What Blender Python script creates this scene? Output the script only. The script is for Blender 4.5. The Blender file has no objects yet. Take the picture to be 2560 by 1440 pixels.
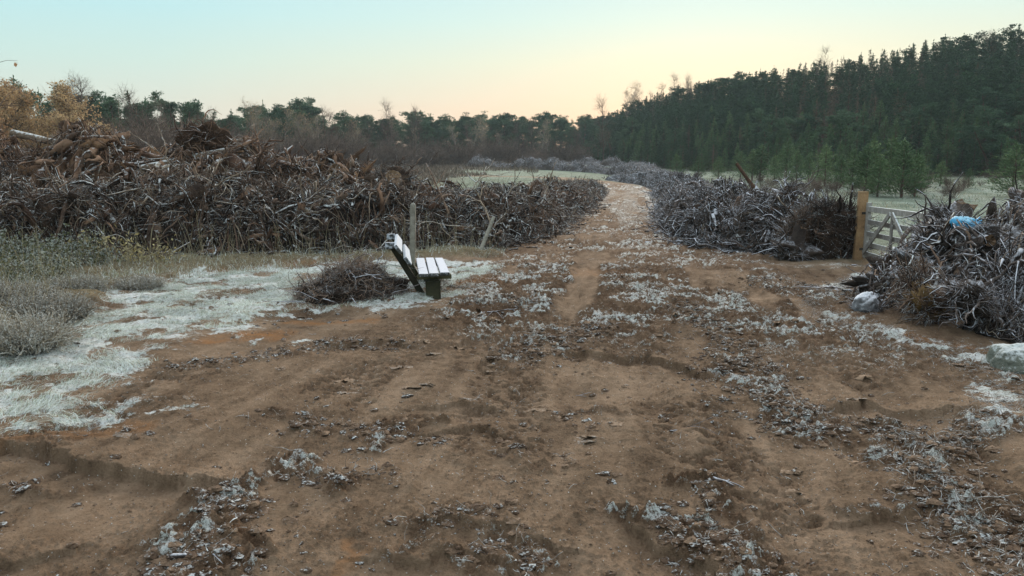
import bpy, bmesh, math, random
import numpy as np
from mathutils import Vector, Matrix, Euler

S = bpy.context.scene
COL = S.collection
R = math.radians
rng = np.random.default_rng(7)
random.seed(7)

# ------------------------------------------------------------------ camera
CAM_H, PITCH, FPX = 1.75, R(8.9), 1849.0
cam = bpy.data.cameras.new('camera')
cam.sensor_width = 36.0
cam.lens = 36.0 * FPX / 2560
cam.clip_start = 0.05
cam.clip_end = 6000
co = bpy.data.objects.new('camera', cam)
COL.objects.link(co)
co.location = (0, 0, CAM_H)
co.rotation_euler = (R(90) - PITCH, 0, 0)
S.camera = co

# ------------------------------------------------------------------ exposure, world, sun
S.view_settings.view_transform = 'Standard'
S.view_settings.look = 'None'
S.view_settings.gamma = 1
S.view_settings.exposure = 1.12
S.cycles.max_bounces = 5
S.cycles.diffuse_bounces = 3
S.cycles.volume_bounces = 0
SUN_AZ, SUN_EL = R(14), R(3.0)
w = bpy.data.worlds.new('World')
S.world = w
w.use_nodes = True
nt = w.node_tree
nt.nodes.clear()


def N(nt, typ, **kw):
    n = nt.nodes.new(typ)
    for k, v in kw.items():
        if k.startswith('i_'):
            n.inputs[k[2:].replace('_', ' ')].default_value = v
        else:
            setattr(n, k, v)
    return n


def ramp(nt, src, stops, interp='LINEAR'):
    r = nt.nodes.new('ShaderNodeValToRGB')
    r.color_ramp.interpolation = interp
    e = r.color_ramp.elements
    while len(e) < len(stops):
        e.new(0.5)
    for el, (p, c) in zip(e, stops):
        el.position = p
        el.color = (c, c, c, 1) if not hasattr(c, '__len__') else (*c, 1)
    if src is not None:
        nt.links.new(src, r.inputs[0])
    return r.outputs[0]


def mathn(nt, op, a, b=None, c=None, clamp=False):
    n = nt.nodes.new('ShaderNodeMath')
    n.operation = op
    n.use_clamp = clamp
    for i, v in enumerate((a, b, c)):
        if v is None:
            continue
        if isinstance(v, (int, float)):
            n.inputs[i].default_value = v
        else:
            nt.links.new(v, n.inputs[i])
    return n.outputs[0]


def mixc(nt, fac, a, b, blend='MIX'):
    n = nt.nodes.new('ShaderNodeMix')
    n.data_type = 'RGBA'
    n.blend_type = blend
    for sock, v in ((n.inputs[0], fac), (n.inputs[6], a), (n.inputs[7], b)):
        if isinstance(v, (int, float)):
            sock.default_value = v
        elif isinstance(v, tuple):
            sock.default_value = (*v, 1) if len(v) == 3 else v
        else:
            nt.links.new(v, sock)
    return n.outputs[2]


tc = nt.nodes.new('ShaderNodeTexCoord')
sky = nt.nodes.new('ShaderNodeTexSky')
sky.sky_type = 'NISHITA'
sky.sun_disc = False
sky.sun_elevation = SUN_EL
sky.sun_rotation = SUN_AZ
sky.altitude = 50
sky.air_density = 1.0
sky.dust_density = 1.5
sky.ozone_density = 2.0
sep = nt.nodes.new('ShaderNodeSeparateXYZ')
nt.links.new(tc.outputs['Generated'], sep.inputs[0])
# dawn glow: warm low towards the sun, teal away from it (elevation ramps, mixed by heading)
warm = ramp(nt, sep.outputs[2], [(0.0, (0.840, 0.538, 0.378)), (0.065, (0.823, 0.571, 0.403)), (0.095, (0.781, 0.638, 0.462)), (0.14, (0.700, 0.700, 0.535)),
                                 (0.19, (0.575, 0.710, 0.640)), (0.26, (0.460, 0.660, 0.700)), (0.5, (1.00, 1.08, 1.10)), (1.0, (1.14, 1.15, 1.15))])
cool = ramp(nt, sep.outputs[2], [(0.0, (0.554, 0.571, 0.504)), (0.08, (0.538, 0.605, 0.538)), (0.13, (0.454, 0.630, 0.596)),
                                 (0.19, (0.386, 0.630, 0.664)), (0.26, (0.370, 0.613, 0.680)), (0.5, (0.88, 0.98, 1.03)), (1.0, (1.08, 1.10, 1.12))])
vd = nt.nodes.new('ShaderNodeVectorMath')
vd.operation = 'DOT_PRODUCT'
nt.links.new(tc.outputs['Generated'], vd.inputs[0])
vd.inputs[1].default_value = (math.sin(R(19)), math.cos(R(19)), 0)
az = ramp(nt, vd.outputs['Value'], [(0.50, 0.0), (0.72, 0.22), (0.90, 0.72), (0.985, 1.0)])
grad = mixc(nt, az, cool, warm)
nish = mixc(nt, 1.0, sky.outputs[0], (0.11, 0.11, 0.11), 'MULTIPLY')
tot = mixc(nt, 0.10, grad, nish)
bg = nt.nodes.new('ShaderNodeBackground')
nt.links.new(tot, bg.inputs[0])
bg.inputs[1].default_value = 0.66
wo = nt.nodes.new('ShaderNodeOutputWorld')
nt.links.new(bg.outputs[0], wo.inputs[0])

sl = bpy.data.lights.new('sun', 'SUN')
sl.energy = 1.6
sl.angle = R(26)
sl.color = (1.0, 0.80, 0.60)
so = bpy.data.objects.new('sun', sl)
COL.objects.link(so)
so.rotation_euler = Vector((-math.sin(SUN_AZ), -math.cos(SUN_AZ), -math.tan(R(17)))).to_track_quat('-Z', 'Y').to_euler()

# ------------------------------------------------------------------ numeric helpers
def h2(ix, iy, seed=0):
    n = (ix.astype(np.int64) * 374761393 + iy.astype(np.int64) * 668265263 + seed * 974634777) & 0xffffffff
    n = ((n ^ (n >> 13)) * 1274126177) & 0xffffffff
    n = n ^ (n >> 16)
    return (n & 0xffff) / 65535.0


def vnoise(x, y, seed=0):
    ix, iy = np.floor(x), np.floor(y)
    fx, fy = x - ix, y - iy
    ux, uy = fx * fx * fx * (fx * (fx * 6 - 15) + 10), fy * fy * fy * (fy * (fy * 6 - 15) + 10)
    a, b = h2(ix, iy, seed), h2(ix + 1, iy, seed)
    c, d = h2(ix, iy + 1, seed), h2(ix + 1, iy + 1, seed)
    return (a + (b - a) * ux) * (1 - uy) + (c + (d - c) * ux) * uy


def fbm(x, y, oct=4, seed=0, gain=0.5):
    s, a, t = 0, 1.0, 0
    for o in range(oct):
        c, sn = math.cos(0.6 * o), math.sin(0.6 * o)
        s = s + a * vnoise((x * c - y * sn) * 2 ** o + 17.3 * o, (x * sn + y * c) * 2 ** o - 9.1 * o, seed + o)
        t += a
        a *= gain
    return s / t


def sstep(a, b, x):
    t = np.clip((x - a) / (b - a), 0, 1)
    return t * t * (3 - 2 * t)


def ray(px, py):
    u, v = (px - 1280) / FPX, (720 - py) / FPX
    return np.array([u, math.cos(PITCH) + v * math.sin(PITCH), -math.sin(PITCH) + v * math.cos(PITCH)])


def G(px, py, z=0.0):
    d = ray(px, py)
    t = (z - CAM_H) / d[2]
    return np.array([d[0] * t, d[1] * t])


def azel(px, py):
    d = ray(px, py)
    return math.atan2(d[0], d[1]), math.atan2(d[2], math.hypot(d[0], d[1]))


SKYL = np.array([azel(*p) for p in [(1300, 330), (1440, 312), (1520, 292), (1600, 262), (1700, 228), (1800, 205), (1900, 187), (2000, 170), (2100, 152),
                                    (2200, 138), (2300, 124), (2400, 112), (2480, 101), (2560, 78), (2700, 50), (3000, 20)]])
EDGE = np.array([[R(-2), 210], [R(4), 185], [R(7), 155], [R(10), 128], [R(15), 108], [R(22), 95], [R(30), 86], [R(38), 80], [R(50), 80]])


def hill_params(a):
    e = np.interp(a, SKYL[:, 0], SKYL[:, 1])
    ed = np.interp(a, EDGE[:, 0], EDGE[:, 1])
    return e, ed, ed + 70


def rise(d):
    return np.interp(d, [0, 38, 60, 80, 100, 160, 230, 600, 4000], [0, 0, 0.5, 1.05, 1.7, 3.6, 5.0, 6.0, 6.0])


def base_z(x, y):
    x, y = np.asarray(x, float), np.asarray(y, float)
    d = np.hypot(x, y)
    a = np.arctan2(x, y)
    front = sstep(-5, 30, y)
    z = rise(d) * front
    e, ed, cr = hill_params(a)
    top = CAM_H + cr * np.tan(e) - 5.4
    zz = np.maximum(top - rise(cr), 0)
    k = np.clip((d - ed) / (cr - ed), 0, 1)
    on = sstep(R(2), R(7), a) * front
    z = z + zz * (0.75 * k + 0.25 * sstep(0, 1, k)) * on
    z = z + (vnoise(x / 19, y / 19, 3) - 0.5) * 0.9 * sstep(35, 70, d) * front
    return z


def bz(x, y):
    return float(base_z(x, y))


def pl_dist(x, y, pts):
    best = np.full(x.shape, 1e9)
    sgn = np.zeros(x.shape)
    for (a, b) in zip(pts[:-1], pts[1:]):
        d = b - a
        L = d @ d
        t = np.clip(((x - a[0]) * d[0] + (y - a[1]) * d[1]) / L, 0, 1)
        qx, qy = x - a[0] - t * d[0], y - a[1] - t * d[1]
        dist = np.hypot(qx, qy)
        s = np.sign(d[0] * qy - d[1] * qx)
        m = dist < best
        best = np.where(m, dist, best)
        sgn = np.where(m, s, sgn)
    return best, sgn


def poly_sd(x, y, pts):
    ins = np.zeros(x.shape, bool)
    n = len(pts)
    for i in range(n):
        a, b = pts[i], pts[(i + 1) % n]
        c = (a[1] > y) != (b[1] > y)
        xi = (b[0] - a[0]) * (y - a[1]) / (b[1] - a[1] + 1e-12) + a[0]
        ins ^= c & (x < xi)
    d, _ = pl_dist(x, y, list(pts) + [pts[0]])
    return np.where(ins, d, -d)


# ------------------------------------------------------------------ mesh helpers
def mesh_np(name, V, Q, mats, smooth=True, mi=None, attrs=None):
    V = np.asarray(V, np.float32).reshape(-1, 3)
    Q = np.asarray(Q, np.int32)
    me = bpy.data.meshes.new(name)
    k = Q.shape[1]
    me.vertices.add(len(V))
    me.vertices.foreach_set('co', V.ravel())
    me.loops.add(Q.size)
    me.loops.foreach_set('vertex_index', Q.ravel())
    me.polygons.add(len(Q))
    me.polygons.foreach_set('loop_start', np.arange(0, Q.size, k, dtype=np.int32))
    me.polygons.foreach_set('use_smooth', np.full(len(Q), smooth, bool))
    if mi is not None:
        me.polygons.foreach_set('material_index', np.asarray(mi, np.int32))
    if attrs:
        for nm, a in attrs.items():
            at = me.attributes.new(nm, 'FLOAT_COLOR', 'POINT')
            at.data.foreach_set('color', np.asarray(a, np.float32).ravel())
    for m in (mats if isinstance(mats, (list, tuple)) else [mats]):
        me.materials.append(m)
    me.update(calc_edges=True)
    return me


def tag(o, label=None, cat=None, group=None, kind=None):
    for k, v in (('label', label), ('category', cat), ('group', group), ('kind', kind)):
        if v:
            o[k] = v
    return o


def link(name, me, parent=None, loc=(0, 0, 0), rot=(0, 0, 0), sc=1.0):
    o = bpy.data.objects.new(name, me)
    COL.objects.link(o)
    o.parent = parent
    o.location = loc
    o.rotation_euler = rot
    o.scale = (sc, sc, sc) if isinstance(sc, (int, float)) else sc
    return o


def thing(name, label, cat, loc=(0, 0, 0), rot=(0, 0, 0), sc=1.0, group=None):
    return tag(link(name, None, None, loc, rot, sc), label, cat, group)


def place(name, parts, label, cat, loc, rot=(0, 0, 0), sc=1.0, group=None):
    """an Empty at the base and its parts; the meshes are shared between the copies"""
    t = thing(name, label, cat, loc, rot, sc, group)
    for nm, me in parts:
        link(nm, me, t)
    return t


class Geo:
    """collects quads; build() makes ONE mesh"""
    def __init__(s):
        s.V, s.Q, s.M, s.n = [], [], [], 0

    def add(s, V, Q, m=0):
        V = np.asarray(V, float).reshape(-1, 3)
        s.V.append(V)
        s.Q.append(np.asarray(Q, int) + s.n)
        s.M.append(np.full(len(Q), m))
        s.n += len(V)
        return s

    def mesh(s, name, mats, smooth=True):
        return mesh_np(name, np.concatenate(s.V), np.concatenate(s.Q), mats, smooth, np.concatenate(s.M))


def nrm(v):
    return v / (np.linalg.norm(v, axis=-1, keepdims=True) + 1e-9)


def tubes(P, Rd, sides=5, cap=True):
    """P (n,k,3) paths, Rd (n,k) radii -> verts, quads"""
    P, Rd = np.asarray(P, float), np.asarray(Rd, float)
    n, k, _ = P.shape
    T = np.empty_like(P)
    T[:, 1:-1] = P[:, 2:] - P[:, :-2]
    T[:, 0] = P[:, 1] - P[:, 0]
    T[:, -1] = P[:, -1] - P[:, -2]
    T = nrm(T)
    ref = np.where(np.abs(T[:, :1, 2:3]) > 0.9, np.array([1.0, 0, 0]), np.array([0, 0, 1.0])) * np.ones_like(T)
    A = nrm(np.cross(T, ref))
    B = np.cross(T, A)
    th = np.linspace(0, 2 * math.pi, sides, endpoint=False)
    ring = A[:, :, None, :] * np.cos(th)[None, None, :, None] + B[:, :, None, :] * np.sin(th)[None, None, :, None]
    V = P[:, :, None, :] + ring * Rd[:, :, None, None]
    idx = np.arange(n * k * sides).reshape(n, k, sides)
    a = idx[:, :-1, :]
    b = idx[:, 1:, :]
    Q = np.stack([a, np.roll(a, -1, 2), np.roll(b, -1, 2), b], -1).reshape(-1, 4)
    V = V.reshape(-1, 3)
    if cap and sides >= 4:
        c = []
        for j in range(0, sides - 2, 2):
            c.append(np.stack([idx[:, -1, 0], idx[:, -1, j + 1], idx[:, -1, j + 2], idx[:, -1, min(j + 3, sides - 1)]], -1))
            c.append(np.stack([idx[:, 0, 0], idx[:, 0, min(j + 3, sides - 1)], idx[:, 0, j + 2], idx[:, 0, j + 1]], -1))
        c = np.concatenate(c)
        c = c[(c[:, 2] != c[:, 3]) | True]
        # drop degenerate quads (odd side counts)
        ok = (c[:, 2] != c[:, 3]) & (c[:, 1] != c[:, 2]) & (c[:, 0] != c[:, 3])
        Q = np.concatenate([Q, c[ok]])
    return V, Q


def walks(P0, D0, L, k=7, curl=0.35, droop=0.0, rg=None):
    """wriggling paths: start P0 (n,3), heading D0, length L (n)"""
    rg = rg or rng
    n = len(P0)
    D = nrm(np.asarray(D0, float))
    P = np.empty((n, k, 3))
    P[:, 0] = P0
    bias = rg.normal(0, curl * 0.45, (n, 3))
    for j in range(1, k):
        D = nrm(D + bias + rg.normal(0, curl, (n, 3)) + np.array([0, 0, -droop]))
        P[:, j] = P[:, j - 1] + D * (np.asarray(L) / (k - 1))[:, None]
    return P


def taper(r0, k, end=0.25, pw=1.0):
    t = np.linspace(0, 1, k) ** pw
    return np.asarray(r0)[:, None] * (1 - (1 - end) * t)[None, :]


def cards(C, D, L, W, rg=None):
    """leaf-sized quads: centre C, long axis D"""
    rg = rg or rng
    D = nrm(D)
    n = len(C)
    U = nrm(np.cross(D, rg.normal(0, 1, (n, 3))))
    L = np.broadcast_to(np.asarray(L, float), (n,))[:, None] * 0.5
    W = np.broadcast_to(np.asarray(W, float), (n,))[:, None] * 0.5
    bend = np.cross(D, U) * L * 0.25
    V = np.stack([C - D * L - bend, C + U * W, C + D * L - bend, C - U * W], 1)
    Q = np.arange(4 * n).reshape(n, 4)
    return V.reshape(-1, 3), Q


def blades(P, H, W, lean, rg=None, curve=0.6):
    """grass blades as bent tapering strips"""
    rg = rg or rng
    n = len(P)
    a = rg.uniform(0, 2 * math.pi, n)
    side = np.stack([np.cos(a), np.sin(a), 0 * a], 1) * np.asarray(W)[:, None] * 0.5
    ln = np.asarray(lean)
    V = np.empty((n, 4, 2, 3))
    for j, t in enumerate((0, 0.4, 0.75, 1.0)):
        c = P + ln * (np.asarray(H) * t ** 1.6)[:, None] + np.array([0, 0, 1]) * (np.asarray(H) * (t - curve * 0.45 * t * t))[:, None]
        wd = side * (1 - 0.85 * t)
        V[:, j, 0] = c - wd
        V[:, j, 1] = c + wd
    i = np.arange(n * 8).reshape(n, 4, 2)
    Q = np.stack([i[:, :-1, 0], i[:, :-1, 1], i[:, 1:, 1], i[:, 1:, 0]], -1).reshape(-1, 4)
    return V.reshape(-1, 3), Q


def grid_quads(nr, nc, wrap=False):
    i = np.arange(nr * nc).reshape(nr, nc)
    if wrap:
        a, b = i[:-1], i[1:]
        return np.stack([a, np.roll(a, -1, 1), np.roll(b, -1, 1), b], -1).reshape(-1, 4)
    return np.stack([i[:-1, :-1], i[:-1, 1:], i[1:, 1:], i[1:, :-1]], -1).reshape(-1, 4)


def blob(r, seed, nu=18, nv=11, amp=0.35, freq=1.7):
    """lumpy closed ball (radii r) as a quad grid"""
    th = np.linspace(0, 2 * math.pi, nu, endpoint=False)
    ph = np.linspace(0.02, math.pi - 0.02, nv)
    d = np.stack([np.sin(ph)[:, None] * np.cos(th), np.sin(ph)[:, None] * np.sin(th), np.cos(ph)[:, None] * np.ones(nu)], -1)
    q = d * freq
    f = (fbm(q[..., 0] + seed * 7.7, q[..., 1] + seed * 3.1, 4, seed) + fbm(q[..., 1] - seed * 1.7, q[..., 2] + seed, 4, seed + 9) + fbm(q[..., 2] + seed * 2.3, q[..., 0], 4, seed + 17)) / 3
    f = 0.5 + (f - 0.5) * 1.7
    f[0], f[-1] = f[0].mean(), f[-1].mean()
    wv = np.abs(np.linspace(-1, 1, nu))
    V = d * (1 + (f[..., None] - 0.5) * 2 * amp) * np.asarray(r)
    return V.reshape(-1, 3), grid_quads(nv, nu, True)[:, ::-1]


def box(c, s, rot=None, bev=0.004):
    bm = bmesh.new()
    bmesh.ops.create_cube(bm, size=1)
    bmesh.ops.scale(bm, vec=s, verts=bm.verts)
    if bev:
        bmesh.ops.bevel(bm, geom=bm.edges[:], offset=bev, segments=2, affect='EDGES')
    M = Matrix.Translation(c) @ (rot if rot is not None else Matrix())
    bmesh.ops.transform(bm, matrix=M, verts=bm.verts)
    return bm


def beam(p0, p1, wd, th, up=(0, 0, 1), bev=0.004, warp=0.004):
    """a plank or post from p0 to p1: width wd (across), thickness th (along up); subdivided and slightly warped"""
    p0, p1, up = Vector(p0), Vector(p1), Vector(up)
    d = (p1 - p0)
    L = d.length
    x = d.normalized()
    y = up.cross(x).normalized()
    z = x.cross(y)
    bm = bmesh.new()
    bmesh.ops.create_cube(bm, size=1)
    bmesh.ops.scale(bm, vec=(L, wd, th), verts=bm.verts)
    if bev:
        bmesh.ops.bevel(bm, geom=bm.edges[:], offset=bev, segments=2, affect='EDGES')
    lon = [e for e in bm.edges if abs((e.verts[0].co - e.verts[1].co).normalized().x) > 0.99 and e.calc_length() > L * 0.5]
    bmesh.ops.subdivide_edges(bm, edges=lon, cuts=8, use_grid_fill=True)
    sd = random.random() * 50
    for v in bm.verts:
        v.co.y += warp * math.sin(v.co.x * 3.1 / max(L, 0.3) + sd)
        v.co.z += warp * math.sin(v.co.x * 4.3 / max(L, 0.3) + sd * 2)
    M = Matrix(((x.x, y.x, z.x, 0), (x.y, y.y, z.y, 0), (x.z, y.z, z.z, 0), (0, 0, 0, 1)))
    bmesh.ops.transform(bm, matrix=Matrix.Translation((p0 + p1) / 2) @ M, verts=bm.verts)
    return bm


def bm_obj(name, bms, mat, parent=None, smooth=False):
    me = bpy.data.meshes.new(name)
    if not isinstance(bms, (list, tuple)):
        bms = [bms]
    b = bmesh.new()
    for q in bms:
        t = bpy.data.meshes.new('t')
        q.to_mesh(t)
        q.free()
        b.from_mesh(t)
        bpy.data.meshes.remove(t)
    for f in b.faces:
        f.smooth = smooth
    b.to_mesh(me)
    b.free()
    me.materials.append(mat)
    return link(name, me, parent)


# ------------------------------------------------------------------ materials
FROST = (0.68, 0.75, 0.78)


def new_mat(name):
    m = bpy.data.materials.new(name)
    m.use_nodes = True
    t = m.node_tree
    t.nodes.clear()
    out = t.nodes.new('ShaderNodeOutputMaterial')
    b = t.nodes.new('ShaderNodeBsdfPrincipled')
    t.links.new(b.outputs[0], out.inputs[0])
    b.inputs['Roughness'].default_value = 0.85
    b.inputs['Specular IOR Level'].default_value = 0.25
    return m, t, b


def noise(t, scale, detail=4, rough=0.55, coord='Object', stretch=None, vec=None):
    n = t.nodes.new('ShaderNodeTexNoise')
    n.inputs['Scale'].default_value = scale
    n.inputs['Detail'].default_value = detail
    n.inputs['Roughness'].default_value = rough
    if vec is None:
        c = t.nodes.new('ShaderNodeTexCoord').outputs[coord]
        if coord == 'World':
            pass
    else:
        c = vec
    if stretch:
        mp = t.nodes.new('ShaderNodeMapping')
        mp.inputs['Scale'].default_value = stretch
        t.links.new(c, mp.inputs[0])
        c = mp.outputs[0]
    t.links.new(c, n.inputs['Vector'])
    return n.outputs[0]


def bump(t, b, h, strength=0.5, dist=0.02):
    n = t.nodes.new('ShaderNodeBump')
    n.inputs['Strength'].default_value = strength
    n.inputs['Distance'].default_value = dist
    t.links.new(h, n.inputs['Height'])
    t.links.new(n.outputs[0], b.inputs['Normal'])


def wood(name, dark, mid, light, frost=0.5, lo=0.35, fcol=FROST, scale=3.0, fscale=14.0, rnd=0.25):
    """weathered bark or root; rime frost lies on what faces up"""
    m, t, b = new_mat(name)
    pos = t.nodes.new('ShaderNodeNewGeometry')
    n1 = noise(t, scale, 5, 0.6, vec=pos.outputs['Position'])
    n2 = noise(t, scale * 9, 3, 0.6, vec=pos.outputs['Position'])
    mixn = mathn(t, 'ADD', mathn(t, 'MULTIPLY', n1, 0.65), mathn(t, 'MULTIPLY', n2, 0.35))
    oi = t.nodes.new('ShaderNodeObjectInfo')
    mixn = mathn(t, 'ADD', mixn, mathn(t, 'MULTIPLY', mathn(t, 'SUBTRACT', oi.outputs['Random'], 0.5), rnd))
    isl = mathn(t, 'SUBTRACT', pos.outputs['Random Per Island'], 0.5)
    mixn = mathn(t, 'ADD', mixn, mathn(t, 'MULTIPLY', isl, 0.34))
    c = ramp(t, mixn, [(0.28, dark), (0.52, mid), (0.74, light)])
    sp = t.nodes.new('ShaderNodeSeparateXYZ')
    t.links.new(pos.outputs['Normal'], sp.inputs[0])
    fn = noise(t, fscale, 4, 0.65, vec=pos.outputs['Position'])
    f = mathn(t, 'ADD', mathn(t, 'MULTIPLY', sp.outputs[2], 0.6), mathn(t, 'MULTIPLY', mathn(t, 'SUBTRACT', fn, 0.5), 1.5))
    f = mathn(t, 'ADD', f, mathn(t, 'MULTIPLY', isl, -0.35))
    f = ramp(t, f, [(lo, 0.0), (lo + 0.35, 1.0)])
    f = mathn(t, 'MULTIPLY', f, frost)
    t.links.new(mixc(t, f, c, fcol), b.inputs['Base Color'])
    bump(t, b, n2, 0.6, 0.02)
    return m


def leafy(name, cols, rnd=0.3, scale=1.2, transl=0.0, frost=0.0):
    """foliage: clump-sized and per-plant variation of the leaf colour"""
    m, t, b = new_mat(name)
    pos = t.nodes.new('ShaderNodeNewGeometry')
    n1 = noise(t, scale, 3, 0.6, vec=pos.outputs['Position'])
    oi = t.nodes.new('ShaderNodeObjectInfo')
    wn = t.nodes.new('ShaderNodeTexWhiteNoise')
    wn.noise_dimensions = '1D'
    t.links.new(pos.outputs['Random Per Island'], wn.inputs['W'])
    v = mathn(t, 'ADD', mathn(t, 'MULTIPLY', n1, 0.7), mathn(t, 'MULTIPLY', pos.outputs['Random Per Island'], 0.3))
    v = mathn(t, 'ADD', v, mathn(t, 'MULTIPLY', mathn(t, 'SUBTRACT', oi.outputs['Random'], 0.5), rnd))
    k = len(cols)
    c = ramp(t, v, [(0.25 + 0.5 * i / max(k - 1, 1), col) for i, col in enumerate(cols)])
    if frost:
        c = mixc(t, mathn(t, 'MULTIPLY', mathn(t, 'GREATER_THAN', wn.outputs[0], 0.5), frost), c, FROST)
    t.links.new(c, b.inputs['Base Color'])
    if transl:
        tr = t.nodes.new('ShaderNodeBsdfTranslucent')
        t.links.new(c, tr.inputs[0])
        ms = t.nodes.new('ShaderNodeMixShader')
        ms.inputs[0].default_value = transl
        t.links.new(b.outputs[0], ms.inputs[1])
        t.links.new(tr.outputs[0], ms.inputs[2])
        t.links.new(ms.outputs[0], t.nodes['Material Output'].inputs[0])
    return m


M_root = wood('root_bark', (0.014, 0.009, 0.007), (0.066, 0.041, 0.029), (0.24, 0.165, 0.12), frost=0.70, lo=0.42)
M_root_warm = wood('torn_root', (0.016, 0.008, 0.006), (0.088, 0.048, 0.030), (0.26, 0.160, 0.105), frost=0.6, lo=0.44)
M_root_rime = wood('rimed_root', (0.014, 0.011, 0.010), (0.060, 0.046, 0.040), (0.18, 0.145, 0.13), frost=0.85, lo=0.26, fcol=(0.54, 0.58, 0.65))
M_stick = wood('bare_stick', (0.06, 0.042, 0.03), (0.19, 0.145, 0.105), (0.36, 0.29, 0.22), frost=0.8, lo=0.30)
M_soil = wood('root_soil', (0.008, 0.005, 0.004), (0.026, 0.016, 0.011), (0.07, 0.042, 0.026), frost=0.25, lo=0.55, scale=5)
M_soil_orange = wood('sandy_root_soil', (0.016, 0.009, 0.006), (0.065, 0.036, 0.020), (0.17, 0.098, 0.052), frost=0.25, lo=0.6, scale=5)
M_soil_rime = wood('rimed_soil', (0.009, 0.007, 0.006), (0.028, 0.021, 0.017), (0.07, 0.052, 0.042), frost=0.5, lo=0.42, fcol=(0.5, 0.55, 0.62), scale=5)
M_cut = wood('cut_wood', (0.05, 0.03, 0.017), (0.15, 0.095, 0.055), (0.30, 0.20, 0.12), frost=0.35, lo=0.5, scale=8)
M_bark_pine = wood('pine_bark', (0.03, 0.02, 0.015), (0.085, 0.055, 0.04), (0.16, 0.10, 0.075), frost=0, scale=2)
M_bark_birch = wood('birch_bark', (0.10, 0.085, 0.07), (0.25, 0.22, 0.185), (0.36, 0.32, 0.27), frost=0, scale=2)
M_twig = wood('bare_twigs', (0.05, 0.035, 0.028), (0.10, 0.072, 0.058), (0.17, 0.125, 0.10), frost=0, scale=0.6)
M_twig_red = wood('red_twigs', (0.06, 0.022, 0.02), (0.12, 0.045, 0.04), (0.17, 0.07, 0.06), frost=0, scale=0.6)
M_post_old = wood('weathered_post', (0.16, 0.15, 0.125), (0.30, 0.29, 0.25), (0.42, 0.42, 0.37), frost=0.5, lo=0.35, scale=9)
M_post_new = wood('new_post_wood', (0.22, 0.135, 0.07), (0.36, 0.235, 0.125), (0.48, 0.34, 0.20), frost=0.25, lo=0.5, scale=6, rnd=0)
M_gate = wood('gate_wood', (0.16, 0.15, 0.14), (0.29, 0.28, 0.26), (0.42, 0.41, 0.38), frost=0.85, lo=0.25, scale=7)
M_bench_slat = wood('frosted_slat', (0.035, 0.038, 0.035), (0.07, 0.075, 0.07), (0.13, 0.135, 0.125), frost=0.90, lo=0.16, fcol=(0.60, 0.64, 0.72), scale=9, fscale=26)
M_bench_back = wood('backrest_plank', (0.035, 0.038, 0.035), (0.07, 0.075, 0.07), (0.13, 0.135, 0.125), frost=0.88, lo=-0.02, fcol=(0.58, 0.64, 0.72), scale=9)
M_bench_leg = wood('mossy_leg', (0.018, 0.017, 0.010), (0.045, 0.045, 0.022), (0.10, 0.095, 0.05), frost=0.15, lo=0.55, scale=9)
M_pine = leafy('pine_needles', [(0.024, 0.060, 0.038), (0.052, 0.108, 0.062), (0.095, 0.16, 0.088)], 0.4, 0.9)
M_spruce = leafy('conifer_needles', [(0.018, 0.050, 0.026), (0.040, 0.094, 0.044), (0.085, 0.150, 0.062)], 0.8, 0.3)
M_young = leafy('young_pine_needles', [(0.045, 0.088, 0.040), (0.085, 0.140, 0.062), (0.14, 0.20, 0.088)], 0.3, 1.2)
M_larch = leafy('larch_twigs', [(0.045, 0.046, 0.030), (0.085, 0.070, 0.046), (0.14, 0.105, 0.066)], 0.3, 0.5)
M_gold = leafy('golden_leaves', [(0.25, 0.165, 0.085), (0.40, 0.28, 0.15), (0.52, 0.40, 0.235)], 0.4, 0.7, 0.4)
M_rust = leafy('rust_leaves', [(0.22, 0.13, 0.075), (0.34, 0.215, 0.12), (0.46, 0.32, 0.19)], 0.5, 0.7, 0.4)
M_bramble = leafy('bramble_leaves', [(0.05, 0.058, 0.028), (0.125, 0.13, 0.065), (0.27, 0.25, 0.14)], 0.2, 3.0, 0.15, 0.3)
M_yellow = leafy('yellow_leaves', [(0.20, 0.15, 0.06), (0.38, 0.31, 0.14), (0.58, 0.52, 0.30)], 0.2, 4.0, 0.2, 0.1)
M_heather = leafy('heather_twigs', [(0.10, 0.083, 0.062), (0.21, 0.18, 0.14), (0.38, 0.345, 0.28)], 0.2, 4.0, 0.0, 0.3)
M_heath_far = leafy('dead_heath', [(0.06, 0.045, 0.035), (0.12, 0.092, 0.07), (0.20, 0.16, 0.125)], 0.3, 0.3)
M_scrub = leafy('grey_scrub_stems', [(0.09, 0.075, 0.052), (0.20, 0.17, 0.125), (0.36, 0.32, 0.245)], 0.2, 3.0, 0.0, 0.25)
M_farturf = leafy('pale_tussock', [(0.14, 0.165, 0.12), (0.26, 0.30, 0.235), (0.40, 0.45, 0.385)], 0.2, 0.8)
M_frostgrass = leafy('frosted_grass', [(0.36, 0.41, 0.32), (0.62, 0.68, 0.61), (0.80, 0.84, 0.82)], 0.2, 2.2, 0.0, 0.6)
M_drygrass = leafy('dry_grass', [(0.14, 0.115, 0.065), (0.28, 0.235, 0.14), (0.46, 0.40, 0.26)], 0.2, 2.5, 0.0, 0.12)
M_greengrass = leafy('green_grass', [(0.075, 0.095, 0.045), (0.16, 0.18, 0.09), (0.30, 0.31, 0.18)], 0.2, 2.5, 0.0, 0.25)

# ------------------------------------------------------------------ ground
def gp(*pts):
    return [G(*p) for p in pts]


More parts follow.
